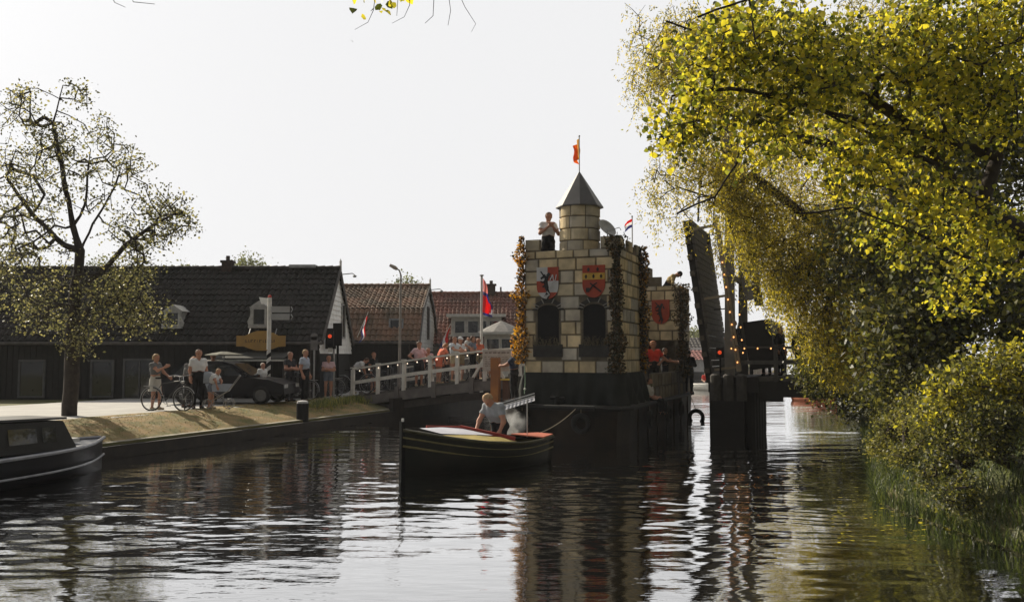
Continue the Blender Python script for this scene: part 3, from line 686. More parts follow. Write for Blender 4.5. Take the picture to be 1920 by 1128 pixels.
def arch(parent, x, org_y=0):
    z0, w_, zs = 2.36, .64, 3.66; pts = [(x-w_/2, z0), (x+w_/2, z0)]; n_a = 10
    for i in range(n_a+1): a = PI*i/n_a; pts.append((x+w_/2*math.cos(a), zs+w_*.5*math.sin(a)*.55))
    wn = MB().prism([(p, -.012, q_) for p, q_ in pts], (0, .04, 0)).build('window', M_black, parent)
    fr_ = MB()
    for i, (a0, a1) in enumerate(((2, 33), (36, 66), (70, 110), (114, 144), (147, 178))):
        r0 = w_/2+.02; r1 = w_/2+(.17 if i != 2 else .22); vs = [(x+r*math.cos(R(a)), -.02, zs+r*math.sin(R(a))*.72) for r, a in ((r0, a0), (r1, a0), (r1, a1), (r0, a1))]
        fr_.prism(vs[::-1], (0, .05, 0))
    fr_.box((x, -.03, 2.52), (w_+.24, .10, .36)); [fr_.bar((x+math.cos(R(a))*(w_/2+.0), -.05, zs+.72*math.sin(R(a))*(w_/2)), (x+math.cos(R(a))*(w_/2+.2), -.05, zs+.72*math.sin(R(a))*(w_/2+.2)), .02, .025, 1) for a in (18, 34, 68, 112, 146, 162)]; fr_.build('window_surround', [M_dkgrey, mat('pale_line', (.3, .29, .27), .8)], wn)
    sl_ = MB(); 
    for i in range(40): 
        xx = x+rnd.uniform(-.4, .4); zz = 2.66; sl_.tube([(xx, -.09, zz), (xx+rnd.uniform(-.08, .08), -.12, zz+rnd.uniform(.05, .25)), (xx+rnd.uniform(-.14, .14), -.16, zz+rnd.uniform(0, .3))], [.006, .005, .002], 3)
    sl_.build('dried_twigs', mat('dry_twig', (.2, .17, .11), .9), wn)
arch(barge, -.69); arch(barge, .68)
# coats of arms
M_sred, M_swht, M_syel, M_sblk = mat('shield_red', (.36, .06, .03), .8, (.28, .05, .03), 5, detail=8), mat('shield_white', (.50, .50, .51), .8, (.4, .4, .4), 5, detail=8), mat('shield_yellow', (.55, .34, .07), .8), mat('shield_black', (.012, .012, .014), .6)
def shield_poly(x, z, w_, h_, n_s=6):
    pts = [(x-w_/2, z+h_/2), (x-w_/2, z-h_*.1)]
    for i in range(1, n_s): a = i/n_s; pts.append((x-w_/2*math.cos(a*PI/2), z-h_*.1-h_*.4*math.sin(a*PI/2)))
    pts.append((x, z-h_/2))
    for i in range(n_s-1, 0, -1): a = i/n_s; pts.append((x+w_/2*math.cos(a*PI/2), z-h_*.1-h_*.4*math.sin(a*PI/2)))
    return pts+[(x+w_/2, z-h_*.1), (x+w_/2, z+h_/2)]
def clip(poly, ax, lo, hi):
    for s, lim in ((1, lo), (-1, hi)):
        o_ = []
        for i in range(len(poly)):
            p, q_ = poly[i-1], poly[i]; a, b = (p[ax]-lim)*s, (q_[ax]-lim)*s
            if a*b < 0: t_ = a/(a-b); o_.append((p[0]+(q_[0]-p[0])*t_, p[1]+(q_[1]-p[1])*t_))
            if b >= 0: o_.append(q_)
        poly = o_
        if not poly: return poly
    return poly
YS = -.075
def strokes(mb, lines, x, z, s, mi, yy):
    for (x0_, z0_, x1_, z1_, w_) in lines: mb.bar((x+x0_*s, yy, z+z0_*s), (x+x1_*s, yy, z+z1_*s), .012, w_*s, mi)
sx, sz = -.69, 4.46; sh = shield_poly(sx, sz, .66, .92)
m = MB(); m.prism([(p, YS+.02, q_) for p, q_ in sh], (0, .06, 0), 3)
qs = [(sz+.06, 9, -9, sx, 0), (sz+.06, 9, sx, 9, 1), (sz-.27, sz+.06, -9, sx, 1), (sz-.27, sz+.06, sx, 9, 0), (-9, sz-.27, -9, sx, 0), (-9, sz-.27, sx, 9, 1)]
for z0_, z1_, xa, xb, k_ in qs:
    pl = clip(clip(sh, 1, z0_, z1_), 0, xa, xb)
    if len(pl) > 2: m.prism([(p, YS+.008, q_) for p, q_ in pl], (0, .012, 0), 1 if k_ else 0)
beast = [(-.05, .1, .02, .3, .14), (.02, .3, .12, .42, .12), (-.05, .1, .0, -.2, .16), (.0, -.2, .1, -.45, .12), (-.12, .32, -.26, .5, .05), (-.05, .32, -.16, .28, .14), (-.16, .28, -.25, .2, .08), (-.02, .12, -.2, .05, .07), (-.2, .05, -.26, .12, .05), (.0, -.05, -.18, -.12, .07), (.05, -.3, -.08, -.5, .06), (.1, -.45, .02, -.62, .06), (.14, .3, .2, .15, .06)]
strokes(m, beast, sx-.02, sz-.02, .72, 3, YS+.0)
white = [(.1, .1, .2, .3, .035), (.2, .3, .24, .05, .03), (.14, -.05, .3, .1, .03), (.3, .1, .34, .3, .03), (.1, -.15, .26, -.02, .03), (.26, -.02, .34, -.1, .03), (-.02, -.3, .08, -.42, .04), (.08, -.42, -.06, -.5, .035), (-.06, -.5, -.1, -.38, .03), (.05, -.2, .2, -.25, .03)]
strokes(m, white, sx+.0, sz, .8, 0, YS-.006)
m.build('coat_of_arms', [M_swht, M_sred, M_syel, M_sblk], barge)
sx, sz = .68, 4.47; sh = shield_poly(sx, sz, .66, .92)
m = MB(); m.prism([(p, YS+.02, q_) for p, q_ in sh], (0, .06, 0), 1)
m.prism([(p, YS+.008, q_) for p, q_ in clip(sh, 1, sz+.05, sz+.24)], (0, .012, 0), 2)
for dx, dz in ((-.15, .34), (.12, .34), (-.22, .145), (0, .145), (.22, .145)):
    m.prism([(sx+dx+a, YS, sz+dz+b) for a, b in ((-.045, -.01), (0, .065), (.045, -.01), (.02, -.02), (.03, -.055), (-.03, -.055), (-.02, -.02))][::-1], (0, .01, 0), 3)
strokes(m, [(-.1, -.05, .22, -.3, .04), (-.22, -.24, -.12, -.24, .12), (-.12, -.24, .0, -.1, .04), (.0, -.1, .1, -.04, .03)], sx, sz, 1, 3, YS)
m.build('coat_of_arms', [M_swht, M_sred, M_syel, M_sblk], barge)
# castle rear tower over the gate
RX0, RX1, RY, RZ0, RZT, RZM = -.35, 1.62, 8.3, 2.92, 4.95, 5.28
m = MB(); m.box(((RX0+RX1)/2, RY+.05, (RZ0+RZT)/2), (RX1-RX0, .1, RZT-RZ0)); m.box(((RX0+RX1)/2, RY+1.75, (RZ0+RZT)/2), (RX1-RX0, .1, RZT-RZ0)); m.box((RX1-.05, RY+.9, (RZ0+RZT)/2), (.1, 1.59, RZT-RZ0)); m.box((RX0+.05, RY+.9, (RZ0+RZT)/2), (.1, 1.59, RZT-RZ0)); m.box(((RX0+RX1)/2, RY+.9, 3.95), (RX1-RX0-.2, 1.59, .1)); m.box(((RX0+RX1)/2, RY+.9, 2.97), (RX1-RX0-.2, 1.59, .1))
m.box((RX1-.95, RY+.08, (RZT+RZM)/2), (.5, .15, RZM-RZT)); m.box((RX0+.3, RY+.9, 5.35), (.6, 1.6, .8))
for s in (RX0+.12, RX1-.12):
    for y_ in (RY+.12, RY+1.68): m.box((s, y_, 2.0), (.24, .24, 1.9))
m.box(((RX0+RX1)/2, RY+1.5, 2.0), (RX1-RX0-.3, .05, 1.9))  # backing sheet added behind the gate so the opening stays dark inside
rt = m.build('rear_tower', M_joint, barge)
m = MB(); block_wall(m, Vector((RX0, RY, 0)), X_, -Y_, RX1-RX0, RZ0, RZT); block_wall(m, Vector((RX1, RY, 0)), Y_, X_, 1.8, RZ0, RZT)
block(m, Vector((0, RY+.05, 0)), X_, -Y_, RX1-1.2, RX1-.7, RZT, RZM); block_wall(m, Vector((RX0, RY+.1, 0)), X_, -Y_, .6, RZT, 5.75); m.build('tower_stones', M_stone, rt)
sx, sz = RX1-.72, 3.98; sh = shield_poly(sx, sz, .66, .9); m = MB(); m.prism([(p, RY+YS, q_) for p, q_ in sh], (0, .06, 0), 1)
for l_ in beast: m.bar((sx+l_[0]*.7, RY+YS-.01, sz+l_[1]*.7), (sx+l_[2]*.7, RY+YS-.01, sz+l_[3]*.7), .012, l_[4]*.7, 3)
m.build('coat_of_arms', [M_swht, M_sred, M_syel, M_sblk], rt)
# side walls and bulwark with painted stones
m = MB()
for s in (-1, 1): m.box((s*1.62, CD+ (BL-CD-.3)/2, 1.4), (.06, BL-CD-.5, .86))
m.box((0, BL-.4, 1.4), (3.1, .06, .86)); bk = m.build('bulwark', M_joint, barge)
dm = mat('dull_stone_attr', (.30, .30, .30), .9, (.2, .2, .2), 5, attr=True)
m = MB(); block_wall(m, Vector((1.65, CD+.1, 0)), Y_, X_, BL-CD-.6, .98, 1.82, .42); m.build('bulwark_stones', dm, bk); m = MB(); block_wall(m, Vector((-1.65, BL-.5, 0)), -Y_, -X_, BL-CD-.6, .98, 1.82, .42); m.build('bulwark_stones', dm, bk)
m = MB().box((0, 5.5, 1.02), (3.2, 9, .06)); m.box((.0, CD+2.2, 2.9), (1.9, 4.0, .08)); m.build('deck', M_darkwood, barge)
m = MB()
for y_ in (CD+.6, CD+4.1):
    for s in (-.8, .8): m.box((s, y_, 1.95), (.1, .1, 1.8))
m.build('deck_post', M_darkwood, barge)
# things on the castle
def cloth_flag(name, label, loc, rz, w_, h_, cols, droop=.4, mats_=None, pole=None, group=None, up=False, polelen=1.0, tilt_=0, fold=1.0):
    t = thing(name, label, 'flag', loc, rz, group)
    n1, n2 = 18, 9; vs = []; fs = []; mi = []
    for i in range(n1+1):
        for j in range(n2+1):
            a, b = i/n1, j/n2
            x = w_*a*(1-droop*.55*a); z = polelen-.02-h_*b-droop*w_*a*(.75+.25*a)
            y_ = .07*w_*fold*math.sin(a*9+b*1.5)*a**.5+.03*math.sin(b*7+a*3)*a
            vs.append((x+tilt_*(polelen-h_*b), y_, z))
    for i in range(n1):
        for j in range(n2): q_ = i*(n2+1)+j; fs.append((q_, q_+1, q_+n2+2, q_+n2+1)); mi.append(cols[min(len(cols)-1, int(j*len(cols)/n2))] if not callable(cols) else cols(i/n1, j/n2))
    np_mesh('cloth', [tuple(v) for v in vs], fs, mats_, t, True, mi)
    MB().tube([(0, 0, 0), (tilt_*polelen, 0, polelen+.04)], .018, 6).build('pole', pole or M_white, t)
    MB().ball((tilt_*polelen, 0, polelen+.05), .03, 6).build('finial', M_steel, t)
    return t
M_fr, M_fw, M_fb = mat('flag_red', (.52, .04, .04), .8, (.5, .04, .04), trans=.3), mat('flag_white', (.7, .7, .72), .8, (.68, .68, .7), trans=.3), mat('flag_blue', (.03, .035, .14), .8, (.03, .03, .12), trans=.3)
M_fo, M_fy = mat('flag_orange', (.60, .12, .03), .8, (.55, .1, .03), trans=.4), mat('flag_yellow', (.70, .38, .06), .8, (.62, .3, .05), trans=.4)
tp = bg(TX, TY, TZ+.95)
cloth_flag('flag', 'small orange and yellow flag on the pole above the turret roof', tp, R(100), .5, .52, lambda a, b: 1 if a < .45 else 0, .35, [M_fo, M_fy], M_white, polelen=1.1, fold=3)
cloth_flag('flag', 'tiny red white and blue flag on the right rear corner of the castle', bg(1.25, 2.3, 5.6), R(205), .36, .26, [0, 1, 2], .5, [M_fr, M_fw, M_fb], M_white, polelen=.98)
t = thing('satellite_dish', 'pale grey dish leaning on the castle roof right of the turret', 'dish', bg(.92, .6, 5.88), -A)
m = MB(); ring = []; nr_, ns_ = 6, 20
mt = Matrix.Rotation(R(52), 3, 'Y') @ Matrix.Rotation(R(25), 3, 'X')
vs = [mt @ Vector((0, 0, -.10))+Vector((0, 0, .2))]
for i in range(1, nr_+1):
    for k_ in range(ns_): r = .30*i/nr_; a = 2*PI*k_/ns_; vs.append(mt @ Vector((r*math.cos(a), r*math.sin(a), -.10+.10*(i/nr_)**2))+Vector((0, 0, .2)))
fs = [(0, 1+k_, 1+(k_+1) % ns_) for k_ in range(ns_)]+[(1+i*ns_+k_, 1+(i+1)*ns_+k_, 1+(i+1)*ns_+(k_+1) % ns_, 1+i*ns_+(k_+1) % ns_) for i in range(nr_-1) for k_ in range(ns_)]
dd = MB().add(vs, fs).build('reflector', mat('pale_dish', (.42, .42, .42), .5), t, True); md = dd.modifiers.new('s', 'SOLIDIFY'); md.thickness = .012
m = MB().tube([(0, 0, -.45), (0, 0, .12)], .02, 6); m.tube([(.05, 0, .1), (.35, 0, .18), (.4, 0, .1)], .012, 5); m.tube([(-.25, 0, -.1), (-.45, 0, .18), (-.5, 0, -.2)], .012, 5); m.build('mast', M_steel, t)
t = thing('loudspeaker', 'small horn loudspeaker at the right roof corner beside the dish', 'loudspeaker', bg(1.16, .9, 5.75), -A)
m = MB().lathe([(.02, -.1), (.04, 0), (.11, .12)], n=12); m.tube([(0, 0, -.12), (0, 0, -.45)], .015, 5); m.build('horn', mat('cream_plastic', (.4, .34, .26), .5), t)
# ivy garlands
def leaf_mesh(name, pts, size, ms, parent, mi=None, aspect=.75, jit=.35, droop=0, rs=None, oval=False):
    rs = rs or nrs; n_l = len(pts); p = np.asarray(pts, np.float32)
    d = rs.normal(size=(n_l, 3)); d[:, 2] -= droop; d /= np.linalg.norm(d, axis=1)[:, None]+1e-9
    e = rs.normal(size=(n_l, 3)); wv = np.cross(d, e); wv /= np.linalg.norm(wv, axis=1)[:, None]+1e-9
    s = (size*(1-jit+2*jit*rs.rand(n_l)))[:, None]; nrm = np.cross(d, wv)
    if mi is None and isinstance(ms, (list, tuple)): mi = rs.randint(0, len(ms), n_l)
    if oval:
        q6 = [p, p+d*s*.22+wv*s*aspect*.48+nrm*s*.1, p+d*s*.62+wv*s*aspect*.40+nrm*s*.1, p+d*s-nrm*s*.1, p+d*s*.62-wv*s*aspect*.40+nrm*s*.1, p+d*s*.22-wv*s*aspect*.48+nrm*s*.1]
        v = np.stack(q6, 1).reshape(-1, 3); b_ = np.arange(n_l)[:, None]*6; f = np.concatenate([b_+np.array([[0, 1, 2, 3]]), b_+np.array([[0, 3, 4, 5]])])
        return np_mesh(name, v, f, ms, parent, False, np.tile(mi, 2))
    a = p; b = p+d*s*.45+wv*s*aspect*.5+nrm*s*.12; c = p+d*s; e2 = p+d*s*.45-wv*s*aspect*.5+nrm*s*.12
    v = np.stack([a, b, c, e2], 1).reshape(-1, 3); f = np.arange(n_l*4).reshape(-1, 4)
    if mi is None and isinstance(ms, (list, tuple)): mi = rs.randint(0, len(ms), n_l)
    return np_mesh(name, v, f, ms, parent, False, mi)
M_ivg = mat('ivy_dark', (.035, .038, .018), .6, (.045, .035, .018), 3, trans=.2); M_ivy = mat('ivy_gold', (.42, .24, .05), .6, (.30, .14, .03), 5, trans=.45); M_ivr = mat('ivy_brown', (.15, .085, .03), .6, (.08, .055, .025), 5, trans=.3)
def ivy(label, x, y, z0, z1, n_l, rad, ms, offx=0, offy=0):
    t = thing('ivy_garland', label, 'ivy', bg(x, y, z0), -A, 'ivy garlands hanging on the castle corners'); pts = []; path = []
    nst = 18
    for i in range(nst+1): z = (z1-z0)*i/nst; path.append((.05*math.sin(i*1.3+x), .05*math.cos(i*.9+y)-.0, z))
    MB().tube(path, .018, 5).build('stem', M_bark, t)
    for i in range(n_l):
        z = rnd.random()*(z1-z0); k_ = .15+1.5*smooth_noise(z*2.6+x*7, y*3+5)**1.5+.3*rnd.random()
        if rnd.random() > .35+smooth_noise(z*2.6+x*7, y*3+5): continue
        a = rnd.uniform(0, 2*PI); r = rad*k_*rnd.random()**.5
        pts.append((r*math.cos(a)+offx*rad, r*math.sin(a)+offy*rad, z))
    leaf_mesh('foliage', pts, .085, ms, t)
ivy('golden brown ivy garland down the left front corner of the castle', -CW2-.06, -.02, 2.15, 5.85, 2400, .18, [M_ivy, M_ivr, M_ivy, M_ivg], -.4)
ivy('dark ivy garland down the right front corner of the castle', CW2+.0, -.08, 1.9, 5.75, 2600, .20, [M_ivg, M_ivg, M_ivr], -.2, -.2)
ivy('dark ivy garland with gold edge down the rear corner of the front tower', CW2+.1, CD-.3, 1.9, 5.7, 2600, .22, [M_ivg, M_ivr, M_ivy, M_ivg], .2)
ivy('reddish ivy garland down the right corner of the rear tower', RX1+.02, RY-.05, 1.6, 5.0, 2600, .27, [M_ivg, M_ivr, M_ivr, M_ivg], .1)
ivy('thin ivy garland along the left edge of the rear tower', .2, RY-.2, 1.9, 5.6, 900, .15, [M_ivr, M_ivy, M_ivg])
t = thing('tyre_fender', 'black tyre hanging off the stern of the barge at the waterline', 'tyre', bg(2.1, 8.6, .12), -A-R(10))
MB().torus((0, 0, 0), .25, .075, 'Y', 28, 8).build('tyre', M_rubber, t, True); MB().tube([(0, 0, .25), (-.25, 0, .9)], .012, 5).build('rope', mat('old_rope', (.2, .17, .12), .9), t)
t = thing('gangplank', 'pale aluminium gangplank sticking out left of the barge bow', 'gangplank', P(938, 764, 23.6)); e = P(1003, 745, 23.5)-t.location
m = MB(); up = Vector((0, 0, .15)); m.bar((0, 0, .05), e+Vector((0, 0, .05)), .03, .03); m.bar((0, .35, .1), e+Vector((0, .35, .1)), .03, .03); m.build('side_rail', mat('bright_aluminium', (.5, .5, .5), .5), t)
m = MB(); m.add([(0, .02, -.10), (e.x, e.y+.02, e.z-.08), (e.x, e.y+.4, e.z), (0, .38, 0)], [(0, 1, 2, 3), (3, 2, 1, 0)]); 
for i in range(9): a = Vector(e)*(i/9.); m.bar(a+Vector((0, 0, -.09)), a+Vector((0, .36, .03)), .03, .03)
m.build('tread', mat('blue_grey_aluminium', (.24, .25, .29), .6), t)
# rope from barge
t = thing('rope', 'green and white rope hanging from the castle corner to the gangplank', 'rope', P(984, 700, 24.6)); MB().tube([(0, 0, .2), (.01, 0, -.25), (-.02, -.3, -.55)], .012, 5).build('strand', mat('green_rope', (.25, .36, .25), .8), t); MB().ball((0, -.15, -.42), .035, 6).build('knot', M_white, t)
# ---------------------------------------------------------------- people
def surf(caps, h, k=55.):
    """smooth union of tapered capsules -> verts, quads, region of each vertex (surface nets)"""
    pts = np.array([c[0] for c in caps]+[c[1] for c in caps]); mrg = .1
    lo = pts.min(0)-mrg-.06; hi = pts.max(0)+mrg+.06; n3 = np.ceil((hi-lo)/h).astype(int)+1
    Fd = np.zeros(n3, np.float32); axs = [lo[i]+h*np.arange(n3[i]) for i in range(3)]
    def dist(p, a, b, ra, rb):
        ab = b-a; t_ = np.clip(((p-a)@ab)/max(ab@ab, 1e-9), 0, 1); return np.linalg.norm(p-a-t_[..., None]*ab, axis=-1)-(ra+(rb-ra)*t_)
    for a, b, ra, rb, rg in caps:
        a = np.array(a, float); b = np.array(b, float); m_ = max(ra, rb)+.075
        i0 = np.maximum(((np.minimum(a, b)-m_-lo)/h).astype(int), 0); i1 = np.minimum(((np.maximum(a, b)+m_-lo)/h).astype(int)+2, n3)
        g_ = np.stack(np.meshgrid(*[axs[i][i0[i]:i1[i]] for i in range(3)], indexing='ij'), -1)
        kk = k if min(ra, rb) > .02 else 160.
        d = dist(g_, a, b, ra, rb); Fd[i0[0]:i1[0], i0[1]:i1[1], i0[2]:i1[2]] += np.exp(-kk*d)
    Fd = np.log(np.maximum(Fd, 1e-9)); ins = Fd > 0
    cs = [(i, j, l_) for i in (0, 1) for j in (0, 1) for l_ in (0, 1)]
    def cor(Aa, c): return Aa[c[0]:Aa.shape[0]-1+c[0], c[1]:Aa.shape[1]-1+c[1], c[2]:Aa.shape[2]-1+c[2]]
    cnt = sum(cor(ins, c).astype(np.int8) for c in cs); act = (cnt > 0) & (cnt < 8)
    acc = np.zeros(act.shape+(3,), np.float32); na = np.zeros(act.shape, np.float32)
    for c in cs:
        for ax in range(3):
            if c[ax] == 0:
                c2 = list(c); c2[ax] = 1; f0, f1 = cor(Fd, c), cor(Fd, tuple(c2)); cr = (f0 > 0) != (f1 > 0)
                t_ = np.where(cr, f0/np.where(cr, f0-f1, 1), 0)
                for q_ in range(3): acc[..., q_] += np.where(cr, c[q_]+(t_ if q_ == ax else 0), 0)
                na += cr
    ii = np.argwhere(act); vid = -np.ones(act.shape, int); vid[act] = np.arange(len(ii))
    vs = lo+h*(ii+acc[act]/na[act][:, None]); quads = []
    for ax in range(3):
        sl0 = [slice(1, -1)]*3; sl0[ax] = slice(0, -1); a = ins[tuple(sl0)]; sl1 = list(sl0); sl1[ax] = slice(1, None); b = ins[tuple(sl1)]
        cr = np.argwhere(a != b); sgn = a[tuple(cr.T)]; base = cr+1; base[:, ax] -= 1
        o1, o2 = [(1, 2), (2, 0), (0, 1)][ax]; q4 = []
        for (d1, d2) in ((-1, -1), (0, -1), (0, 0), (-1, 0)):
            bb = base.copy(); bb[:, o1] += d1; bb[:, o2] += d2; q4.append(vid[tuple(bb.T)])
        q4 = np.stack(q4, 1); q4[~sgn] = q4[~sgn][:, ::-1]; quads.append(q4)
    quads = np.concatenate(quads); quads = quads[(quads >= 0).all(1)]
    dd_ = np.stack([dist(vs, np.array(a, float), np.array(b, float), ra, rb) for a, b, ra, rb, rg in caps]); reg = np.array([c[4] for c in caps])[dd_.argmin(0)]
    return vs, quads, reg
BASE = dict(pel=(0, 0, .96), che=(0, 0, 1.28), nek=(0, .01, 1.48), hed=(0, -.02, 1.64), shl=(.18, .01, 1.42), shr=(-.18, .01, 1.42), ell=(.24, .04, 1.14), elr=(-.24, .04, 1.14), wrl=(.24, -.05, .90), wrr=(-.24, -.05, .90),
            hil=(.09, 0, .94), hir=(-.09, 0, .94), knl=(.11, -.02, .50), knr=(-.11, -.02, .50), anl=(.11, .02, .08), anr=(-.11, .02, .08), fol=(.13, -.15, .035), forr=(-.13, -.15, .035))
def pose(**kw): d = dict(BASE); d.update(kw); return d
def shift_up(d, dy, dz, rot=0, piv=.98):
    """bend the upper body forward about the hips by rot"""
    o_ = dict(d)
    for k_ in ('che', 'nek', 'hed', 'shl', 'shr', 'ell', 'elr', 'wrl', 'wrr'):
        x, y, z = d[k_]; yy, zz = y, z-piv; c, s = math.cos(rot), math.sin(rot); o_[k_] = (x, yy*c-zz*s+dy, piv+yy*s+zz*c+dz)
    return o_
POSES = dict(
 stand=pose(), walk=pose(knl=(.1, -.16, .52), anl=(.11, -.22, .1), fol=(.12, -.38, .06), anr=(-.1, .2, .1), knr=(-.1, .04, .5), forr=(-.1, .04, .035), wrl=(.22, -.2, .98), elr=(-.24, .1, 1.15), wrr=(-.24, .12, .92)),
 akimbo=pose(ell=(.40, .06, 1.20), wrl=(.19, -.02, 1.04), elr=(-.40, .06, 1.20), wrr=(-.19, -.02, 1.04)),
 crossed=pose(ell=(.25, -.06, 1.16), wrl=(-.06, -.2, 1.18), elr=(-.25, -.06, 1.16), wrr=(.06, -.21, 1.14)),
 pray=pose(ell=(.27, -.10, 1.17), wrl=(.03, -.22, 1.38), elr=(-.27, -.10, 1.17), wrr=(-.03, -.22, 1.38), hed=(0, -.06, 1.63)),
 bike=pose(ell=(.24, -.14, 1.18), wrl=(.2, -.36, 1.04), elr=(-.26, -.25, 1.25), wrr=(-.24, -.50, 1.36), knl=(.1, -.12, .5), anl=(.1, -.08, .08), fol=(.1, -.24, .04)),
 reach=pose(ell=(.22, -.2, 1.25), wrl=(.16, -.42, 1.22), elr=(-.22, -.2, 1.25), wrr=(-.16, -.42, 1.22)),
 point=pose(elr=(-.24, -.22, 1.36), wrr=(-.22, -.42, 1.46), ell=(.24, .06, 1.15), wrl=(.2, -.1, .95)))
POSES['lean'] = shift_up(pose(ell=(.24, -.22, 1.30), wrl=(.16, -.36, 1.1), elr=(-.24, -.22, 1.30), wrr=(-.16, -.36, 1.1)), 0, 0, R(28))
POSES['bend'] = shift_up(pose(ell=(.22, -.25, 1.36), wrl=(.14, -.48, 1.3), elr=(-.22, -.25, 1.36), wrr=(-.14, -.48, 1.3)), .0, 0, R(55))
POSES['peer'] = shift_up(pose(ell=(.26, -.12, 1.2), wrl=(.2, -.22, .98), elr=(-.26, -.12, 1.2), wrr=(-.2, -.22, .98), hed=(0, -.12, 1.60)), 0, 0, R(36))
POSES['boat'] = shift_up(pose(ell=(.25, -.10, 1.16), wrl=(.22, -.26, 1.02), elr=(-.25, -.22, 1.22), wrr=(-.2, -.42, 1.12), hed=(0, -.08, 1.60), knl=(.13, -.2, .55), anl=(.13, -.02, .08)), -.02, -.06, R(24))
sit = dict(pel=(0, .1, .50), hil=(.09, .08, .50), hir=(-.09, .08, .50), knl=(.11, -.36, .52), knr=(-.11, -.36, .52), anl=(.11, -.38, .1), anr=(-.11, -.38, .1), fol=(.12, -.54, .05), forr=(-.12, -.54, .05))
sp_ = dict(BASE)
for k_ in ('che', 'nek', 'hed', 'shl', 'shr', 'ell', 'elr', 'wrl', 'wrr'): x, y, z = BASE[k_]; sp_[k_] = (x, y+.08, z-.46)
sp_.update(sit); sp_['wrl'] = (.16, -.2, .6); sp_['wrr'] = (-.16, -.2, .6); POSES['sit'] = sp_
M_skin = mat('skin', (.42, .22, .15), .65, (.38, .19, .13), 8); M_skin2 = mat('tanned_skin', (.38, .17, .10), .6, (.34, .15, .09), 8)
HAIR = dict(blond=mat('hair_blond', (.40, .28, .16), .8, (.26, .17, .09), 30), brown=mat('hair_brown', (.09, .045, .025), .7), dark=mat('hair_dark', (.025, .018, .014), .7), ginger=mat('hair_ginger', (.30, .12, .05), .7, (.2, .08, .03), 30), white=mat('hair_white', (.6, .57, .5), .8))
def cloth(name, c): return mat('cloth_'+name, c, .9, tuple(x*.85 for x in c), 7)
CL = dict(grey=cloth('grey', (.13, .13, .13)), white=cloth('white', (.62, .62, .62)), offwhite=cloth('offwhite', (.50, .48, .44)), dark=cloth('dark', (.02, .02, .024)), navy=cloth('navy', (.03, .04, .07)), jeans=cloth('jeans', (.06, .075, .12)), bluegrey=cloth('bluegrey', (.14, .16, .2)),
          pink=cloth('pink', (.55, .38, .40)), orange=cloth('orange', (.62, .16, .09)), red=cloth('red', (.62, .05, .03)), khaki=cloth('khaki', (.36, .30, .2)), lightblue=cloth('lightblue', (.36, .40, .48)), paletee=cloth('paletee', (.52, .56, .60)), tan=cloth('tan', (.40, .30, .14)), black=cloth('black', (.012, .012, .014)), shirtgrey=cloth('shirtgrey', (.27, .29, .31)))
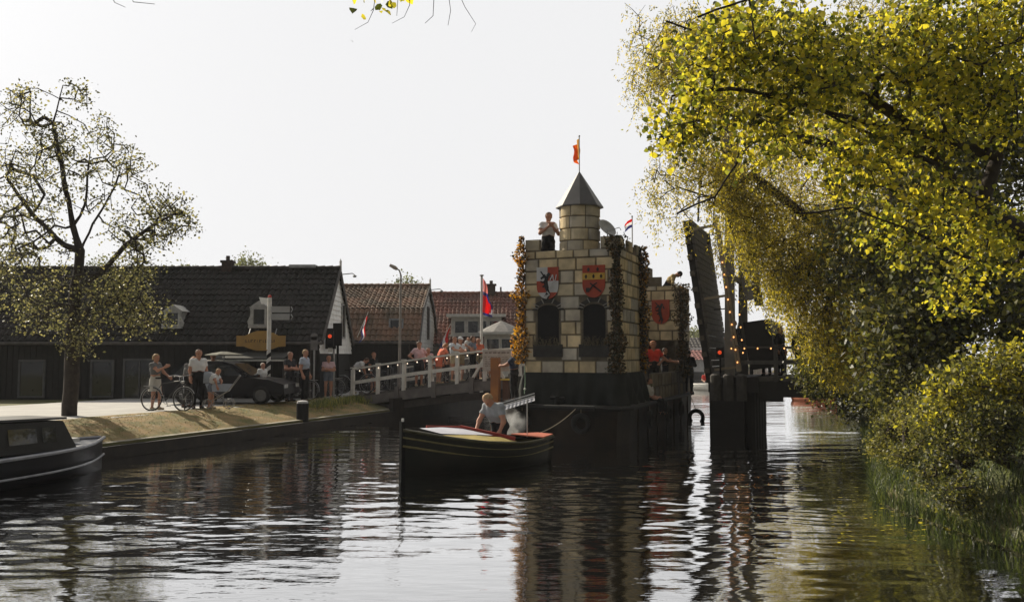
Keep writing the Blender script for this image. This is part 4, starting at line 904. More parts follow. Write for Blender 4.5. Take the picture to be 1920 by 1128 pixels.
def person(label, loc, rz, ht, ps='stand', top='white', bottom='dark', sleeve='short', legs='long', hair='brown', hairlen=0, cap=None, skin=None, group=None, h=.0135, skirt=None, extra=None, face=False):
    d = {k_: Vector(v_) for k_, v_ in (POSES[ps] if isinstance(ps, str) else ps).items()}; skin = skin or M_skin
    t = thing('person', label, 'person', loc, rz, group); sc = ht/1.76; t.scale = (1, 1, 1)
    pel, che, nek, hed = d['pel'], d['che'], d['nek'], d['hed']; X1 = Vector((1, 0, 0)); upv = (hed-nek).normalized()
    fwd = Vector((0, -1, 0)); fwd = (fwd-upv*fwd.dot(upv)).normalized()
    caps = []
    def cpz(a, b, ra, rb, rg): caps.append((tuple(Vector(a)*sc), tuple(Vector(b)*sc), ra*sc, rb*sc, rg))
    mid = (pel+che)/2
    for s in (-1, 1):
        cpz(pel+X1*.07*s, mid+X1*.055*s, .105, .098, 1 if 0 else 2); cpz(mid+X1*.06*s, che+X1*.075*s, .098, .115, 1); cpz(che+X1*.075*s, nek+X1*.06*s-Vector((0, 0, .06)), .112, .07, 1)
    cpz(nek-Vector((0, 0, .03)), hed-upv*.05, .052, .05, 0)
    cpz(hed-upv*.045+fwd*.015, hed+upv*.03, .062, .078, 0); cpz(hed+upv*.035-fwd*.015, hed+upv*.03-fwd*.03, .082, .08, 0)
    cpz(hed-upv*.075+fwd*.045, hed-upv*.07+fwd*.03, .028, .034, 0); cpz(hed-upv*.0+fwd*.085, hed-upv*.03+fwd*.098, .010, .015, 0)
    for s in (-1, 1): cpz(hed-upv*.005+X1*s*.082, hed-upv*.03+X1*s*.078, .016, .012, 0)
    for S, s in (('l', 1), ('r', -1)):
        sh_, el, wr = d['sh'+S], d['el'+S], d['wr'+S]; m_ = (sh_+el)/2
        cpz(sh_-X1*s*.03, sh_, .06, .058, 1); cpz(sh_, m_, .056, .049, 1); cpz(m_, el, .047, .041, 3); cpz(el, wr, .042, .028, 3)
        dr = (wr-el).normalized(); sd = dr.cross(X1); sd = sd.normalized() if sd.length > .1 else Vector((0, 0, 1)); nn = dr.cross(sd)
        pm = wr+dr*.075; cpz(wr+dr*.01, pm, .026, .03, 4); cpz(wr+dr*.02+sd*.018, pm+sd*.02, .02, .02, 4); cpz(wr+dr*.02-sd*.018, pm-sd*.02, .02, .02, 4)
        for i, (o_, ln) in enumerate(((-.031, .055), (-.011, .068), (.010, .072), (.030, .062))):
            a = pm+sd*o_+dr*.012; b = a+dr*ln*.55+nn*s*.010; c_ = b+dr*ln*.4+nn*s*.028; cpz(a, b, .0105, .0095, 4); cpz(b, c_, .0095, .008, 4)
        tb = wr+dr*.03+sd*.03; cpz(tb, tb+sd*.03+dr*.03, .013, .011, 4); cpz(tb+sd*.03+dr*.03, tb+sd*.035+dr*.06+nn*s*.01, .011, .009, 4)
        hi, kn, an, fo = d['hi'+S], d['kn'+S], d['an'+S], d['fol' if S == 'l' else 'forr']; m_ = (hi+kn)/2
        cpz(hi, m_, .092, .075, 2); cpz(m_, kn, .074, .056, 5); cpz(kn, kn*.6+an*.4, .055, .052, 6); cpz(kn*.6+an*.4, an, .05, .036, 6)
        cpz(an+Vector((0, .03, -.035)), fo, .04, .03, 7)
    vs, qd, rg = surf(caps, h*max(sc, .8))
    np_mesh('body', vs, qd, skin, t, True)
    # vertex normals
    e1 = vs[qd[:, 2]]-vs[qd[:, 0]]; e2 = vs[qd[:, 3]]-vs[qd[:, 1]]; fn = np.cross(e1, e2); vn = np.zeros_like(vs)
    for i in range(4): np.add.at(vn, qd[:, i], fn)
    vn /= np.linalg.norm(vn, axis=1)[:, None]+1e-12
    def garment(name, regs, m_, off):
        ok = np.isin(rg, regs); fk = ok[qd].all(1)
        if not fk.any(): return
        q_ = qd[fk]; u_, inv = np.unique(q_, return_inverse=True); fold = .006*np.sin(vs[u_, 2]*38+vs[u_, 0]*25)+.005*np.sin(vs[u_, 1]*45+vs[u_, 2]*17)
        o_ = np_mesh(name, vs[u_]+vn[u_]*(off+fold[:, None]*.6), inv.reshape(-1, 4), m_, t, True)
    if top: garment('shirt', [1]+([3] if sleeve == 'long' else []), CL[top], .014)
    if bottom and not skirt: garment('trousers' if legs == 'long' else 'shorts', [2]+([5, 6] if legs == 'long' else []), CL[bottom], .012)
    garment('shoes', [7], CL['dark'] if legs == 'long' else CL['khaki'], .006)
    if skirt:
        m = MB(); kz = skirt; pp = pel*sc; pr = []
        ring = []; nk = 20; vs2 = []; fs2 = []
        for i, (z_, ra) in enumerate(((pp.z+.12*sc, .15), (pp.z, .185), (pp.z-.2*sc, .20), (kz, .215))):
            for k_ in range(nk): a = 2*PI*k_/nk; f_ = 1+.05*math.sin(a*5+i); vs2.append((pp.x+ra*1.12*sc*f_*math.cos(a), pp.y+ra*.82*sc*f_*math.sin(a), z_))
        for i in range(3):
            for k_ in range(nk): k2 = (k_+1) % nk; fs2.append((i*nk+k_, i*nk+k2, (i+1)*nk+k2, (i+1)*nk+k_))
        MB().add(vs2, fs2+[tuple(range(nk))]).build('skirt', CL[bottom], t, True)
    # hair / cap
    bm = MB(); hc = (hed+upv*.028-fwd*.018)*sc; nh, mh = 16, 10; vs3 = []; fs3 = []
    for i in range(mh+1):
        th = PI*.5*1.42*i/mh
        for k_ in range(nh):
            a = 2*PI*k_/nh; dirn = upv*math.cos(th)+(X1*math.cos(a)+(-fwd)*math.sin(a))*math.sin(th)
            front = max(0, dirn.dot(fwd)); low = -dirn.dot(upv)
            r = (.101+.006*math.sin(k_*2.3+i)+ (.012 if hairlen else 0)*max(0, math.sin(th)))*sc
            if dirn.dot(fwd) > .35 and math.cos(th) < .48: r *= .80     # keep the face clear
            vs3.append(hc+dirn*r - upv*(hairlen*max(0, -dirn.dot(fwd)+.2)*(i/mh)**2*sc))
    for i in range(mh):
        for k_ in range(nh): k2 = (k_+1) % nh; fs3.append((i*nh+k_, (i+1)*nh+k_, (i+1)*nh+k2, i*nh+k2))
    bm.add(vs3, fs3).build('hair', HAIR[hair], t, True)
    if cap:
        cm_ = MB(); vs4 = []; fs4 = []
        for i in range(6):
            th = PI*.5*.95*i/5
            for k_ in range(nh): a = 2*PI*k_/nh; dirn = upv*math.cos(th)+(X1*math.cos(a)+(-fwd)*math.sin(a))*math.sin(th); vs4.append(hc+upv*.02*sc+dirn*.112*sc)
        for i in range(5):
            for k_ in range(nh): k2 = (k_+1) % nh; fs4.append((i*nh+k_, (i+1)*nh+k_, (i+1)*nh+k2, i*nh+k2))
        cm_.add(vs4, fs4); c0 = hc+upv*.035*sc; cm_.prism([c0+fwd*.09*sc+X1*.075*sc, c0+fwd*.17*sc+X1*.05*sc, c0+fwd*.17*sc-X1*.05*sc, c0+fwd*.09*sc-X1*.075*sc], upv*.008); cm_.build('cap', CL[cap], t, True)
    ey = MB()
    for s in (-1, 1): ey.ball(tuple((hed+upv*.002+fwd*.076+X1*s*.031)*sc), .0105*sc, 6)
    ey.build('eyes', M_black, t)
    return t
def gp(px, d, z=GZ): v_ = P(px, 600, d); return Vector((v_.x, d, z))
G1 = 'spectators on the canal bank'; G2 = 'spectators on the bridge ramp'; G3 = 'crew aboard the castle barge'
RIGHT = R(90)
person('blond woman in grey top and pale skirt pushing a bicycle along the canal', gp(294, 26.4), R(78), 1.66, 'bike', 'grey', 'offwhite', 'short', 'bare', 'blond', .04, skirt=.56, group=G1)
person('person in grey jacket bending forward behind the man in dark overalls', gp(353, 27.6), R(60), 1.66, 'lean', 'grey', 'dark', 'long', 'long', 'ginger', .06, group=G1)
person('man in white shirt and dark overalls standing beside the pram', gp(374, 27.0), R(35), 1.80, 'stand', 'white', 'black', 'short', 'long', 'brown', group=G1)
ov = person('child in white top leaning over the handle of the pram', gp(398, 27.0), R(80), 1.28, 'lean', 'white', 'bluegrey', 'short', 'bare', 'blond', group=G1)
person('dark haired person standing behind the roof of the black car', gp(401, 31.5), R(20), 1.70, 'stand', 'offwhite', 'dark', 'short', 'long', 'dark', group=G1)
person('white haired child in white shirt beside the striped signpost', gp(494, 30.4), R(60), 1.36, 'stand', 'white', 'dark', 'short', 'long', 'white', group=G1)
person('stout person in dark clothes with folded arms near the bollard', gp(545, 31.3), R(55), 1.74, 'crossed', 'dark', 'dark', 'short', 'long', 'brown', group=G1)
person('tall man in light grey shirt and dark trousers beside the bollard', gp(573, 30.9), R(75), 1.82, 'stand', 'lightblue', 'black', 'short', 'long', 'blond', group=G1)
person('person in sleeveless pinkish top with crossed arms under the traffic light', gp(617, 33.8), R(20), 1.62, 'crossed', 'pink', 'bluegrey', 'short', 'bare', 'brown', group=G1)
person('man in white shirt leaning over his bicycle at the left end of the railing', gp(662, 35.6, .84), R(95), 1.74, 'bend', 'white', 'dark', 'short', 'bare', 'brown', group=G2)
person('person in black shirt with bare legs behind the railing with a bicycle', on_bridge(701, 1.6), R(60), 1.66, 'stand', 'black', 'dark', 'short', 'bare', 'ginger', group=G2)
person('woman in pale pink t-shirt and dark skirt with hands on her hips', on_bridge(786, .75), R(28), 1.72, 'akimbo', 'pink', 'black', 'short', 'bare', 'brown', .02, skirt=.5, group=G2)
person('person in orange sleeveless top bending over the bridge railing', on_bridge(823, .6), R(120), 1.62, 'lean', 'orange', 'orange', 'short', 'bare', 'ginger', .1, group=G2)
person('dark haired child in pink shirt between the two women on the bridge', on_bridge(803, 1.7), R(30), 1.5, 'stand', 'pink', 'dark', 'short', 'long', 'dark', group=G2)
person('person in pale blue t-shirt and khaki shorts leaning on the railing', on_bridge(852, .55), R(50), 1.70, 'reach', 'paletee', 'khaki', 'short', 'bare', 'brown', group=G2)
person('person wearing a white cap behind the one in the pale blue t-shirt', on_bridge(863, 1.3), R(40), 1.70, 'crossed', 'white', 'khaki', 'short', 'bare', 'blond', cap='white', group=G2)
person('brown haired woman in blue top carrying a small child on the bridge', on_bridge(886, .9), R(70), 1.66, 'crossed', 'bluegrey', 'black', 'short', 'long', 'brown', .08, group=G2)
cq = on_bridge(879, .78); cq.z += .98
person('small blond child in white carried high on the bridge', cq, R(40), .86, 'sit', 'white', 'white', 'short', 'bare', 'blond', group=G2)
person('bare armed person behind the flagpole on the bridge', on_bridge(897, 1.9), R(20), 1.62, 'stand', 'orange', 'khaki', 'short', 'bare', 'brown', group=G2)
person('person with dark hair behind the orange clad person on the bridge', on_bridge(836, 2.2), R(50), 1.62, 'stand', 'black', 'dark', 'short', 'long', 'dark', group=G2)
person('child in light clothes crouching behind the bridge railing by the notice board', on_bridge(915, .7), R(30), 1.05, 'bend', 'offwhite', 'khaki', 'short', 'bare', 'blond', group=G2)
person('person with fair hair seen over the railing left of the notice board', on_bridge(900, 2.9), R(-20), 1.45, 'stand', 'paletee', 'dark', 'short', 'long', 'white', group=G2)
person('man in dark blue t-shirt standing by the orange mooring post', gp(964, 29.6, .86), R(-120), 1.70, 'reach', 'navy', 'black', 'short', 'long', 'dark')
t = thing('jetty', 'small dark timber landing below the bridge end beside the orange post', 'jetty', gp(975, 30.3, .8), -A); m = MB().box((0, .1, 0), (1.0, .9, .1)); 
for s in (-.35, .35): m.tube([(s, .1, -1.5), (s, .1, 0)], .08, 7)
m.build('platform', M_darkwood, t)
person('man in white shirt holding his hands to his face on the castle roof', bg(-.90, .62, 4.70), R(18), 1.92, 'pray', 'white', 'black', 'short', 'long', 'brown', group=G3, h=.009)
person('person in tan shirt and cap peering down over the rear tower', bg(1.02, 8.75, 4.0), R(85), 1.75, 'peer', 'tan', 'dark', 'long', 'long', 'dark', cap='dark', group=G3)
person('woman in red shirt on deck below the rear tower', gp(1224, 28.6, 1.05), R(10), 1.80, 'akimbo', 'red', 'dark', 'short', 'long', 'ginger', .06, group=G3)
person('person in dark coat standing at the stern of the barge', bg(1.78, 9.0, .95), R(150), 1.62, 'crossed', 'dark', 'dark', 'long', 'long', 'dark', group=G3)
person('person in dark shirt at the right of the woman in red on deck', bg(1.2, 7.4, 1.05), R(60), 1.6, 'reach', 'dark', 'dark', 'short', 'long', 'dark', group=G3)
person('person in white t-shirt sitting low on the barge side below the woman in red', bg(1.66, 2.95, .58), R(60), 1.5, 'sit', 'offwhite', 'black', 'short', 'long', 'dark', group=G3)
person('fair haired bridge keeper in dark coat before the black counterweight', bw(S0+.75, -.0+.3, 1.7), R(-60), 1.85, 'crossed', 'dark', 'dark', 'long', 'long', 'blond')
for px, rz_, la in ((1436, -30, 'dark figure leftmost of the three on the right bridge span'), (1462, 40, 'dark figure second of the three on the right bridge span'), (1500, -10, 'dark figure rightmost of the three on the right bridge span')):
    v_ = on_bridge(px, 1.1); v_.z = 1.7; person(la, v_, R(rz_), 1.66, 'stand', 'black', 'black', 'long', 'long', 'dark', group='spectators on the right bridge span')
# ---------------------------------------------------------------- bicycles
def bicycle(label, loc, rz, lean=0, group='bicycles of the spectators'):
    """wheels in the local XZ plane, front wheel at +X"""
    t = thing('bicycle', label, 'bicycle', loc, rz, group); t.rotation_euler = (lean, 0, rz)
    r = .34
    for x in (-.53, .53):
        wh = MB().torus((x, 0, r), r, .017, 'Y', 28, 5).build('tyre', M_rubber, t, True); rm_ = MB().torus((x, 0, r), r-.022, .008, 'Y', 28, 4)
        for i in range(14): a = 2*PI*i/14; rm_.tube([(x, 0, r), (x+(r-.02)*math.cos(a), 0, r+(r-.02)*math.sin(a))], .0022, 3)
        rm_.tube([(x, -.04, r), (x, .04, r)], .018, 6); rm_.build('rim', M_steel, wh)
        MB().torus((x, 0, r), r+.03, .014, 'Y', 12, 4, a0=PI*.15, a1=PI*.95 if x > 0 else PI*1.05).build('mudguard', M_steel, t)
    m = MB(); bb = (-.07, 0, .29); hd = (.36, 0, .88); st_ = (-.22, 0, .80)
    m.tube([bb, (.38, 0, .80)], .017, 6); m.tube([st_, hd], .015, 6); m.tube([bb, st_], .016, 6); m.tube([bb, (-.53, 0, r)], .011, 5); m.tube([st_, (-.53, 0, r)], .009, 5); m.tube([hd, (.42, 0, .72), (.53, 0, r)], .014, 6); m.build('frame', mat('bike_frame', (.03, .03, .035), .35), t)
    m = MB(); m.tube([hd, (.34, 0, 1.0)], .012, 5); m.tube([(.16, -.27, 1.0), (.32, -.22, 1.03), (.37, 0, 1.0), (.32, .22, 1.03), (.16, .27, 1.0)], .011, 6); m.build('handlebar', mat('chrome', (.7, .7, .7), .15, metal=1), t)
    m = MB(); m.tube([st_, (-.25, 0, .92)], .012, 5); m.prism([(-.40, -.08, .93), (-.40, .08, .93), (-.12, .02, .95), (-.12, -.02, .95)], (0, 0, .04)); m.build('saddle', M_black, t)
    m = MB(); m.torus((-.07, .03, .29), .09, .008, 'Y', 16, 4); m.tube([(-.07, .03, .29), (-.02, .05, .14)], .01, 5); m.tube([(-.07, -.03, .29), (-.12, -.05, .44)], .01, 5); m.box((-.02, .1, .135), (.09, .08, .02)); m.box((-.12, -.1, .445), (.09, .08, .02)); m.build('crank', M_steel, t)
    MB().tube([(.40, 0, .84), (.5, 0, .84)], [.03, .04], 8).build('lamp', M_steel, t); m = MB(); m.box((-.62, 0, .72), (.34, .12, .015)); m.build('carrier', M_steel, t)
    return t
b1 = bicycle('bicycle pushed by the blond woman in the pale skirt', gp(317, 26.05), R(-12), R(-4))
def bikecopy(label, loc, rz, lean=0, group=None):
    c_ = copy_tree(b1); c_.location = loc; c_.rotation_euler = (lean, 0, rz); c_['label'] = label
    return c_
bikecopy('bicycle held by the person bending behind the man in overalls', gp(350, 27.0), R(-70), R(3))
bikecopy('bicycle leaning behind the person in dark clothes near the bollard', gp(560, 32.6), R(160), R(6))
bikecopy('bicycle beside the person with crossed arms under the traffic light', gp(606, 34.6), R(-160), R(5))
bikecopy('bicycle under the man in white shirt at the left railing end', gp(667, 35.9, .84), R(-20), R(3))
bikecopy('bicycle beside the person in black shirt behind the railing', on_bridge(716, 1.1), R(170), R(3))
bikecopy('bicycle standing behind the orange clad person on the bridge', on_bridge(838, 1.2), R(-10), R(4))
bikecopy('bicycle by the notice board on the bridge', on_bridge(905, 1.5), R(-40), R(-4))
# pram
t = thing('pram', 'light blue grey pram on thin wheels beside the child in white', 'pram', gp(413, 27.1), R(10))
m = MB(); m.add([(-.28, -.16, .52), (.30, -.16, .52), (.30, .16, .52), (-.28, .16, .52), (-.38, -.2, .76), (.42, -.2, .74), (.42, .2, .74), (-.38, .2, .76)], [(3, 2, 1, 0), (0, 1, 5, 4), (1, 2, 6, 5), (2, 3, 7, 6), (3, 0, 4, 7)]); m.build('basket', CL['lightblue'], t)
vs = []; fs = []
for i in range(7):
    a = R(0+i*17)
    for j in range(9): b = PI*j/8; vs.append((-.36+ .0+.36*math.cos(a)*1-.0, .2*math.cos(b), .76+.02+.36*math.sin(a)*math.sin(b)))
for i in range(6):
    for j in range(8): q_ = i*9+j; fs.append((q_, q_+1, q_+10, q_+9))
MB().add(vs, fs).build('hood', CL['shirtgrey'], t, True)
m = MB()
for s in (-.19, .19): m.tube([(-.3, s, .18), (.3, s, .55), (.62, s, 1.0)], .012, 5); m.tube([(.32, s, .18), (-.28, s, .55)], .012, 5)
m.tube([(.62, -.19, 1.0), (.62, .19, 1.0)], .014, 6); m.build('chassis', M_steel, t)
for x in (-.3, .32):
    for s in (-.21, .21): MB().torus((x, s, .15), .14, .014, 'Y', 20, 5).build('wheel', M_steel, t, True)
# car (dark estate, bonnet to the right)
car = thing('parked_car', 'black car parked on the road behind the pram', 'car', gp(437, 30.2), R(-4))
bodyp = [(-2.1, .32), (-2.15, .75), (-1.98, .90), (.55, .93), (1.55, .82), (2.08, .66), (2.12, .34)]
roofp = [(-2.0, .90), (-1.55, 1.36), (-1.2, 1.42), (-.1, 1.42), (.25, 1.34), (.95, .92)]
m = MB()
def loft(mb, prof, hw0, hw1, zlo, zhi):
    n_ = len(prof); vs = []
    for s in (-1, 1):
        for x, z in prof: t_ = (z-zlo)/(zhi-zlo); vs.append((x, s*(hw0+(hw1-hw0)*t_), z))
    mb.add(vs, [tuple(range(n_)), tuple(range(2*n_-1, n_-1, -1))]+[(i+1, i, n_+i, n_+i+1) for i in range(n_-1)]+[(0, n_-1, 2*n_-1, n_)])
loft(m, bodyp, .84, .82, .3, .95); cb = m.build('body', mat('black_car_paint', (.008, .008, .01), .3, (.008, .008, .01), spec=.2), car)
m = MB(); loft(m, roofp, .78, .60, .9, 1.42); m.build('cabin', mat('black_car_paint', (.01, .01, .012)), car)
for s in (-1, 1):
    m = MB()
    for pl in ([(-1.75, .95), (-1.42, 1.30), (-.85, 1.34), (-.85, .95)], [(-.78, .95), (-.78, 1.34), (.12, 1.3), (.68, .95)]):
        q_ = [(x, s*(.785+(.605-.785)*(z-.9)/.52), z) for x, z in pl]; m.add(q_, [(0, 1, 2, 3)])
    m.build('side_window', M_glass, car)
m = MB().add([(.30, -.58, 1.335), (.30, .58, 1.335), (.93, .74, .945), (.93, -.74, .945)], [(0, 1, 2, 3)]); ws = m.build('windscreen', M_glass, car); ws.location = (.012, 0, .012)
for x in (-1.3, 1.32):
    for s in (-.80, .80):
        wl = MB().torus((x, s, .31), .24, .075, 'Y', 24, 6).build('wheel', M_rubber, car, True); MB().tube([(x, s-.05, .31), (x, s+.05, .31)], .19, 14).build('rim', mat('dull_rim', (.12, .12, .12), .5), wl)
for s in (-.6, .6): MB().box((2.09, s, .60), (.05, .3, .12)).build('headlight', mat('lamp_glass', (.6, .6, .6), .1), car)
m = MB().box((.75, -.9, .98), (.1, .16, .1)); m.build('wing_mirror', M_black, car)
# ---------------------------------------------------------------- street furniture
t = thing('signpost', 'white signpost with striped base carrying two pale direction boards', 'signpost', gp(505, 31.6))
def zz(py, d=31.6): return zat(py, d)-GZ
m = MB().tube([(0, 0, zz(655)), (0, 0, zz(558))], .075, 10); m.build('post', M_white, t)
n_b = 12; z0_, z1_ = 0, zz(655); m = MB()
for i in range(n_b):
    a = z0_+(z1_-z0_)*i/n_b; b = z0_+(z1_-z0_)*(i+1)/n_b; k_ = 10
    vs = []
    for j in range(k_): an_ = 2*PI*j/k_; vs += [(.075*math.cos(an_), .075*math.sin(an_), a+.06*math.cos(an_)), (.075*math.cos(an_), .075*math.sin(an_), b+.06*math.cos(an_))]
    m.add(vs, [(2*j, 2*((j+1) % k_), 2*((j+1) % k_)+1, 2*j+1) for j in range(k_)], i % 2 if i > 3 else 0)
m.build('striped_base', [M_black, M_white], t)
MB().ball((0, 0, zz(556)), .07, 8).build('cap', M_red, t)
M_sign = mat('pale_sign', (.30, .30, .30), .6, (.26, .26, .26), 3)
for y0_ in (574, 588): m = MB().box((.42, -.1, zz(y0_+6)), (.66, .03, .22)); m.build('direction_board', M_sign, t)
m = MB().prism([(-.36, -.1, zz(557)), (-.05, -.1, zz(559)), (-.05, -.1, zz(570)), (-.27, -.1, zz(570))][::-1], (0, .03, 0)); m.build('small_board', M_whiteb, t)
m = MB()
for y0_ in (580, 594): m.tube([(.80, -.1, zz(y0_-5)), (.86, -.1, zz(y0_)), (.80, -.1, zz(y0_+5))], .02, 5)
m.build('bracket', M_steel, t)
# lamp posts
def lamp(label, px, d, py0, top, hx_):
    t = thing('street_lamp', label, 'street lamp', gp(px, d)); zt = zat(py0, d)-GZ
    m = MB().tube([(0, 0, 0), (0, 0, 1.3), (.02, 0, 1.35), (.04, 0, zt-.8), (.05, 0, zt-.3), (-.02, 0, zt-.08), (hx_*.4, 0, zt)], [.09, .08, .055, .045, .035, .03, .03], 10); m.build('pole', mat('grey_lamp_pole', (.26, .24, .22), .6), t)
    m = MB().tube([(hx_*.25, 0, zt-.03), (hx_*.5, 0, zt+.03), (hx_, 0, zt+.14)], [.05, .085, .06], 8); m.build('lamp_head', mat('beige_lamp_head', (.38, .33, .27), .5), t)
lamp('tall grey street lamp standing behind the bridge ramp', 749, 36.5, 503, 0, -.42)
# traffic lights
t = thing('traffic_light', 'traffic light showing red above the person with crossed arms', 'traffic light', gp(620, 34.2)); z_ = zat(632, 34.2)-GZ
m = MB().tube([(.12, .1, 0), (.12, .1, z_+.2)], .045, 8); m.build('pole', M_steel, t)
m = MB().box((0, 0, z_-.05), (.26, .22, .62)); m.box((0, .06, z_-.05), (.42, .02, .8)); m.build('housing', M_black, t)
MB().ball((0, -.12, z_+.04), .075, 12, sc=(1, .4, 1)).build('red_lens', mat('red_light_lit', (1, .1, .03), .3, (1, .1, .03), emit=.35), t, True)
m = MB().torus((0, -.16, z_+.04), .11, .02, 'Y', 16, 5, a0=0, a1=PI); m.build('visor', M_black, t)
MB().box((.0, -.02, z_-.5), (.16, .1, .16)).build('push_button_box', M_white, t)
t = thing('traffic_light', 'unlit traffic light seen from behind right of the red one', 'traffic light', gp(634, 35.0)); z_ = zat(622, 35)-GZ
m = MB().tube([(0, 0, 0), (0, 0, z_)], .05, 8); m.build('pole', M_black, t); m = MB().box((0, 0, z_-.1), (.28, .24, .85)); m.box((0, -.1, z_-.1), (.36, .02, .9)); m.build('housing', M_black, t)
t = thing('road_sign', 'grey back of a rounded road sign left of the traffic light', 'sign', gp(590, 33.0)); z_ = zat(641, 33)-GZ
m = MB().tube([(0, 0, 0), (0, 0, z_)], .035, 8); m.build('pole', M_steel, t); MB().box((0, -.05, z_-.05), (.26, .03, .5)).tube([(0, -.065, z_+.2), (0, -.035, z_+.2)], .14, 18).build('plate', mat('sign_back_grey', (.16, .15, .15), .6), t)
# flags
t = thing('flagpole', 'tall white flagpole behind the bridge railing', 'flagpole', gp(903, 38.0)); zt = zat(518, 38)-GZ
MB().tube([(0, 0, 0), (0, 0, zt)], [.075, .05], 10).build('pole', M_white, t); MB().lathe([(.02, 0), (.1, .03), (.1, .06), (.02, .09)], (0, 0, zt), 10).build('cap', M_steel, t)
t = thing('flag', 'long limp red white and blue flag with streamer on the tall white flagpole', 'flag', gp(903, 38.0)+Vector((.06, -.02, zt)))
vs = []; fs = []; mi = []
for i in range(31):
    for j in range(7):
        a, b = i/30, j/6; z_ = -.05-a*1.62-b*.12; wd = (.10+.42*a)*(1 if a < .86 else 1.0); x = b*wd*(.9+.12*math.sin(a*11)); y_ = .10*math.sin(b*6+a*5)
        if a < .02: x *= .3
        vs.append((x, y_, z_))
for i in range(30):
    for j in range(6): q_ = i*7+j; fs.append((q_, q_+1, q_+8, q_+7)); a = i/30; b = j/6; mi.append((3 if a < .34 else 2 if a < .42+.5*b and a < .62+.0*b and b > .5 or a < .45 else 0 if b < .7 and a < .9 else (1 if a > .78 and b > .6 else 2 if b > .55 else 0)) if a < .93 else 2)
np_mesh('cloth', vs, fs, [M_fr, M_fw, M_fb, mat('pale_red_cloth', (.62, .22, .20), .8, (.6, .2, .18), trans=.3)], t, True, mi)
def wall_flag(label, px, py, d, w_, h_, rz, steep):
    a = P(px, py, d); t = thing('flag', label, 'flag', a, rz, 'red white and blue flags on angled poles at the houses')
    MB().tube([(0, 0, 0), (-.5, 0, -1.15)], .018, 6).build('pole', M_white, t); vs = []; fs = []; mi = []
    for i in range(17):
        for j in range(10):
            u_, v_ = i/16, j/9; bx, bz = -.06-.27*v_*h_, -.12-.62*v_*h_*1.6     # down the pole
            vs.append((bx+ -.10*w_*u_+.05*math.sin(u_*7+v_*4)*u_+ (-.25*v_*steep), .05*math.sin(u_*9+v_*3), bz-u_*w_*(1-.25*v_)))
    for i in range(16):
        for j in range(9): q_ = i*10+j; fs.append((q_, q_+1, q_+11, q_+10)); mi.append(j//3)
    np_mesh('cloth', vs, fs, [M_fr, M_fw, M_fb], t, True, mi); return t
wall_flag('furled red white and blue flag between the first two houses', 691, 584, 39.5, .95, .62, R(0), .2)
wall_flag('red white and blue flag between the second house and the white dormer', 845, 606, 42, .70, .9, R(0), .8)
# bollard + quay bits
bp_ = cu(-.12, 4.15, .25); t = thing('mooring_bollard', 'stout black timber bollard with a pale cap at the quay corner', 'bollard', bp_)
pz = P(568, 752, bp_.y).z; print('bollard px', 960+F*bp_.x/bp_.y)
pz -= .25; MB().tube([(0, 0, -.05), (0, 0, pz-.06)], .19, 12).build('post_shaft', M_black, t); MB().tube([(0, 0, pz-.06), (0, 0, pz), (0, 0, pz+.03)], [.18, .17, .08], 12).build('cap', mat('pale_cap', (.42, .42, .42), .7), t)
# ---------------------------------------------------------------- boats
def hull(stn, n_h=7):
    """stn: (x, half breadth, sheer z, keel z) from stern to bow; returns verts, faces and sheer lines"""
    vs = []; fs = []
    for x, hb, zs, zk in stn:
        for s in (-1, 1):
            for j in range(n_h): a = j/(n_h-1); yy = hb*(1-(1-a)**2.2)**.6 if a > 0 else 0; vs.append((x, s*yy, zk+(zs-zk)*a))
    m_ = 2*n_h
    for i in range(len(stn)-1):
        for s in (0, 1):
            for j in range(n_h-1):
                a = i*m_+s*n_h+j; q_ = (a, a+1, a+m_+1, a+m_); fs.append(q_ if s else q_[::-1])
    fs.append(tuple([j for j in range(n_h-1, -1, -1)]+[n_h+j for j in range(1, n_h)]))
    return vs, fs
bow, stern = Vector((-2.17, 17.7)), Vector((.76, 20.3)); dv = bow-stern; BLn = dv.length; hd_ = math.atan2(dv.y, dv.x)
boat = thing('motor_sloop', 'small black wooden boat with yellow strakes and red rear deck steered by a man', 'boat', (stern.x, stern.y, 0), hd_)
bs = []
for i in range(15):
    a = i/14; hb = .86*(math.sin(min(1, (a*1.05+.12)/.62)*PI/2))*(1 if a < .5 else max(0.03, 1-((a-.5)/.5)**2.3)); zs = .50+.06*(1-a)**2+.52*max(0, a-.2)**2*1.2; bs.append((BLn*a, hb, zs, -.32+(.3 if 0 else 0)))
bs = [(x, hb, zs, zk) for x, hb, zs, zk in bs]; vs, fs = hull(bs)
MB().add(vs, fs).build('hull', mat('black_green_hull', (.010, .011, .008), .45, (.018, .016, .012), 2, spec=.15, detail=8), boat, True)
for (zo, rr_, mt, nm) in ((0, .035, mat('gunwale_dark', (.05, .045, .02), .5), 'gunwale'), (-.11, .018, mat('old_yellow_line', (.16, .135, .05), .6), 'strake'), (-.24, .022, mat('old_yellow_line', (.16, .135, .05)), 'strake')):
    m = MB()
    for s in (-1, 1):
        m.tube([(x+ (.04 if x > BLn*.98 else 0), s*hb*(1 if zo == 0 else 1-.035*abs(zo)/.1) + s*.01, zs+zo*(1+.3*(x/BLn))) for x, hb, zs, zk in bs], rr_, 6)
    m.build(nm, mt, boat)
m = MB().box((BLn+.03, 0, .32), (.09, .08, 1.5)); m.build('stem_post', M_black, boat); MB().tube([(BLn+.02, 0, 1.07), (BLn+.02, 0, 1.13)], .025, 8).build('bow_light', M_white, boat)
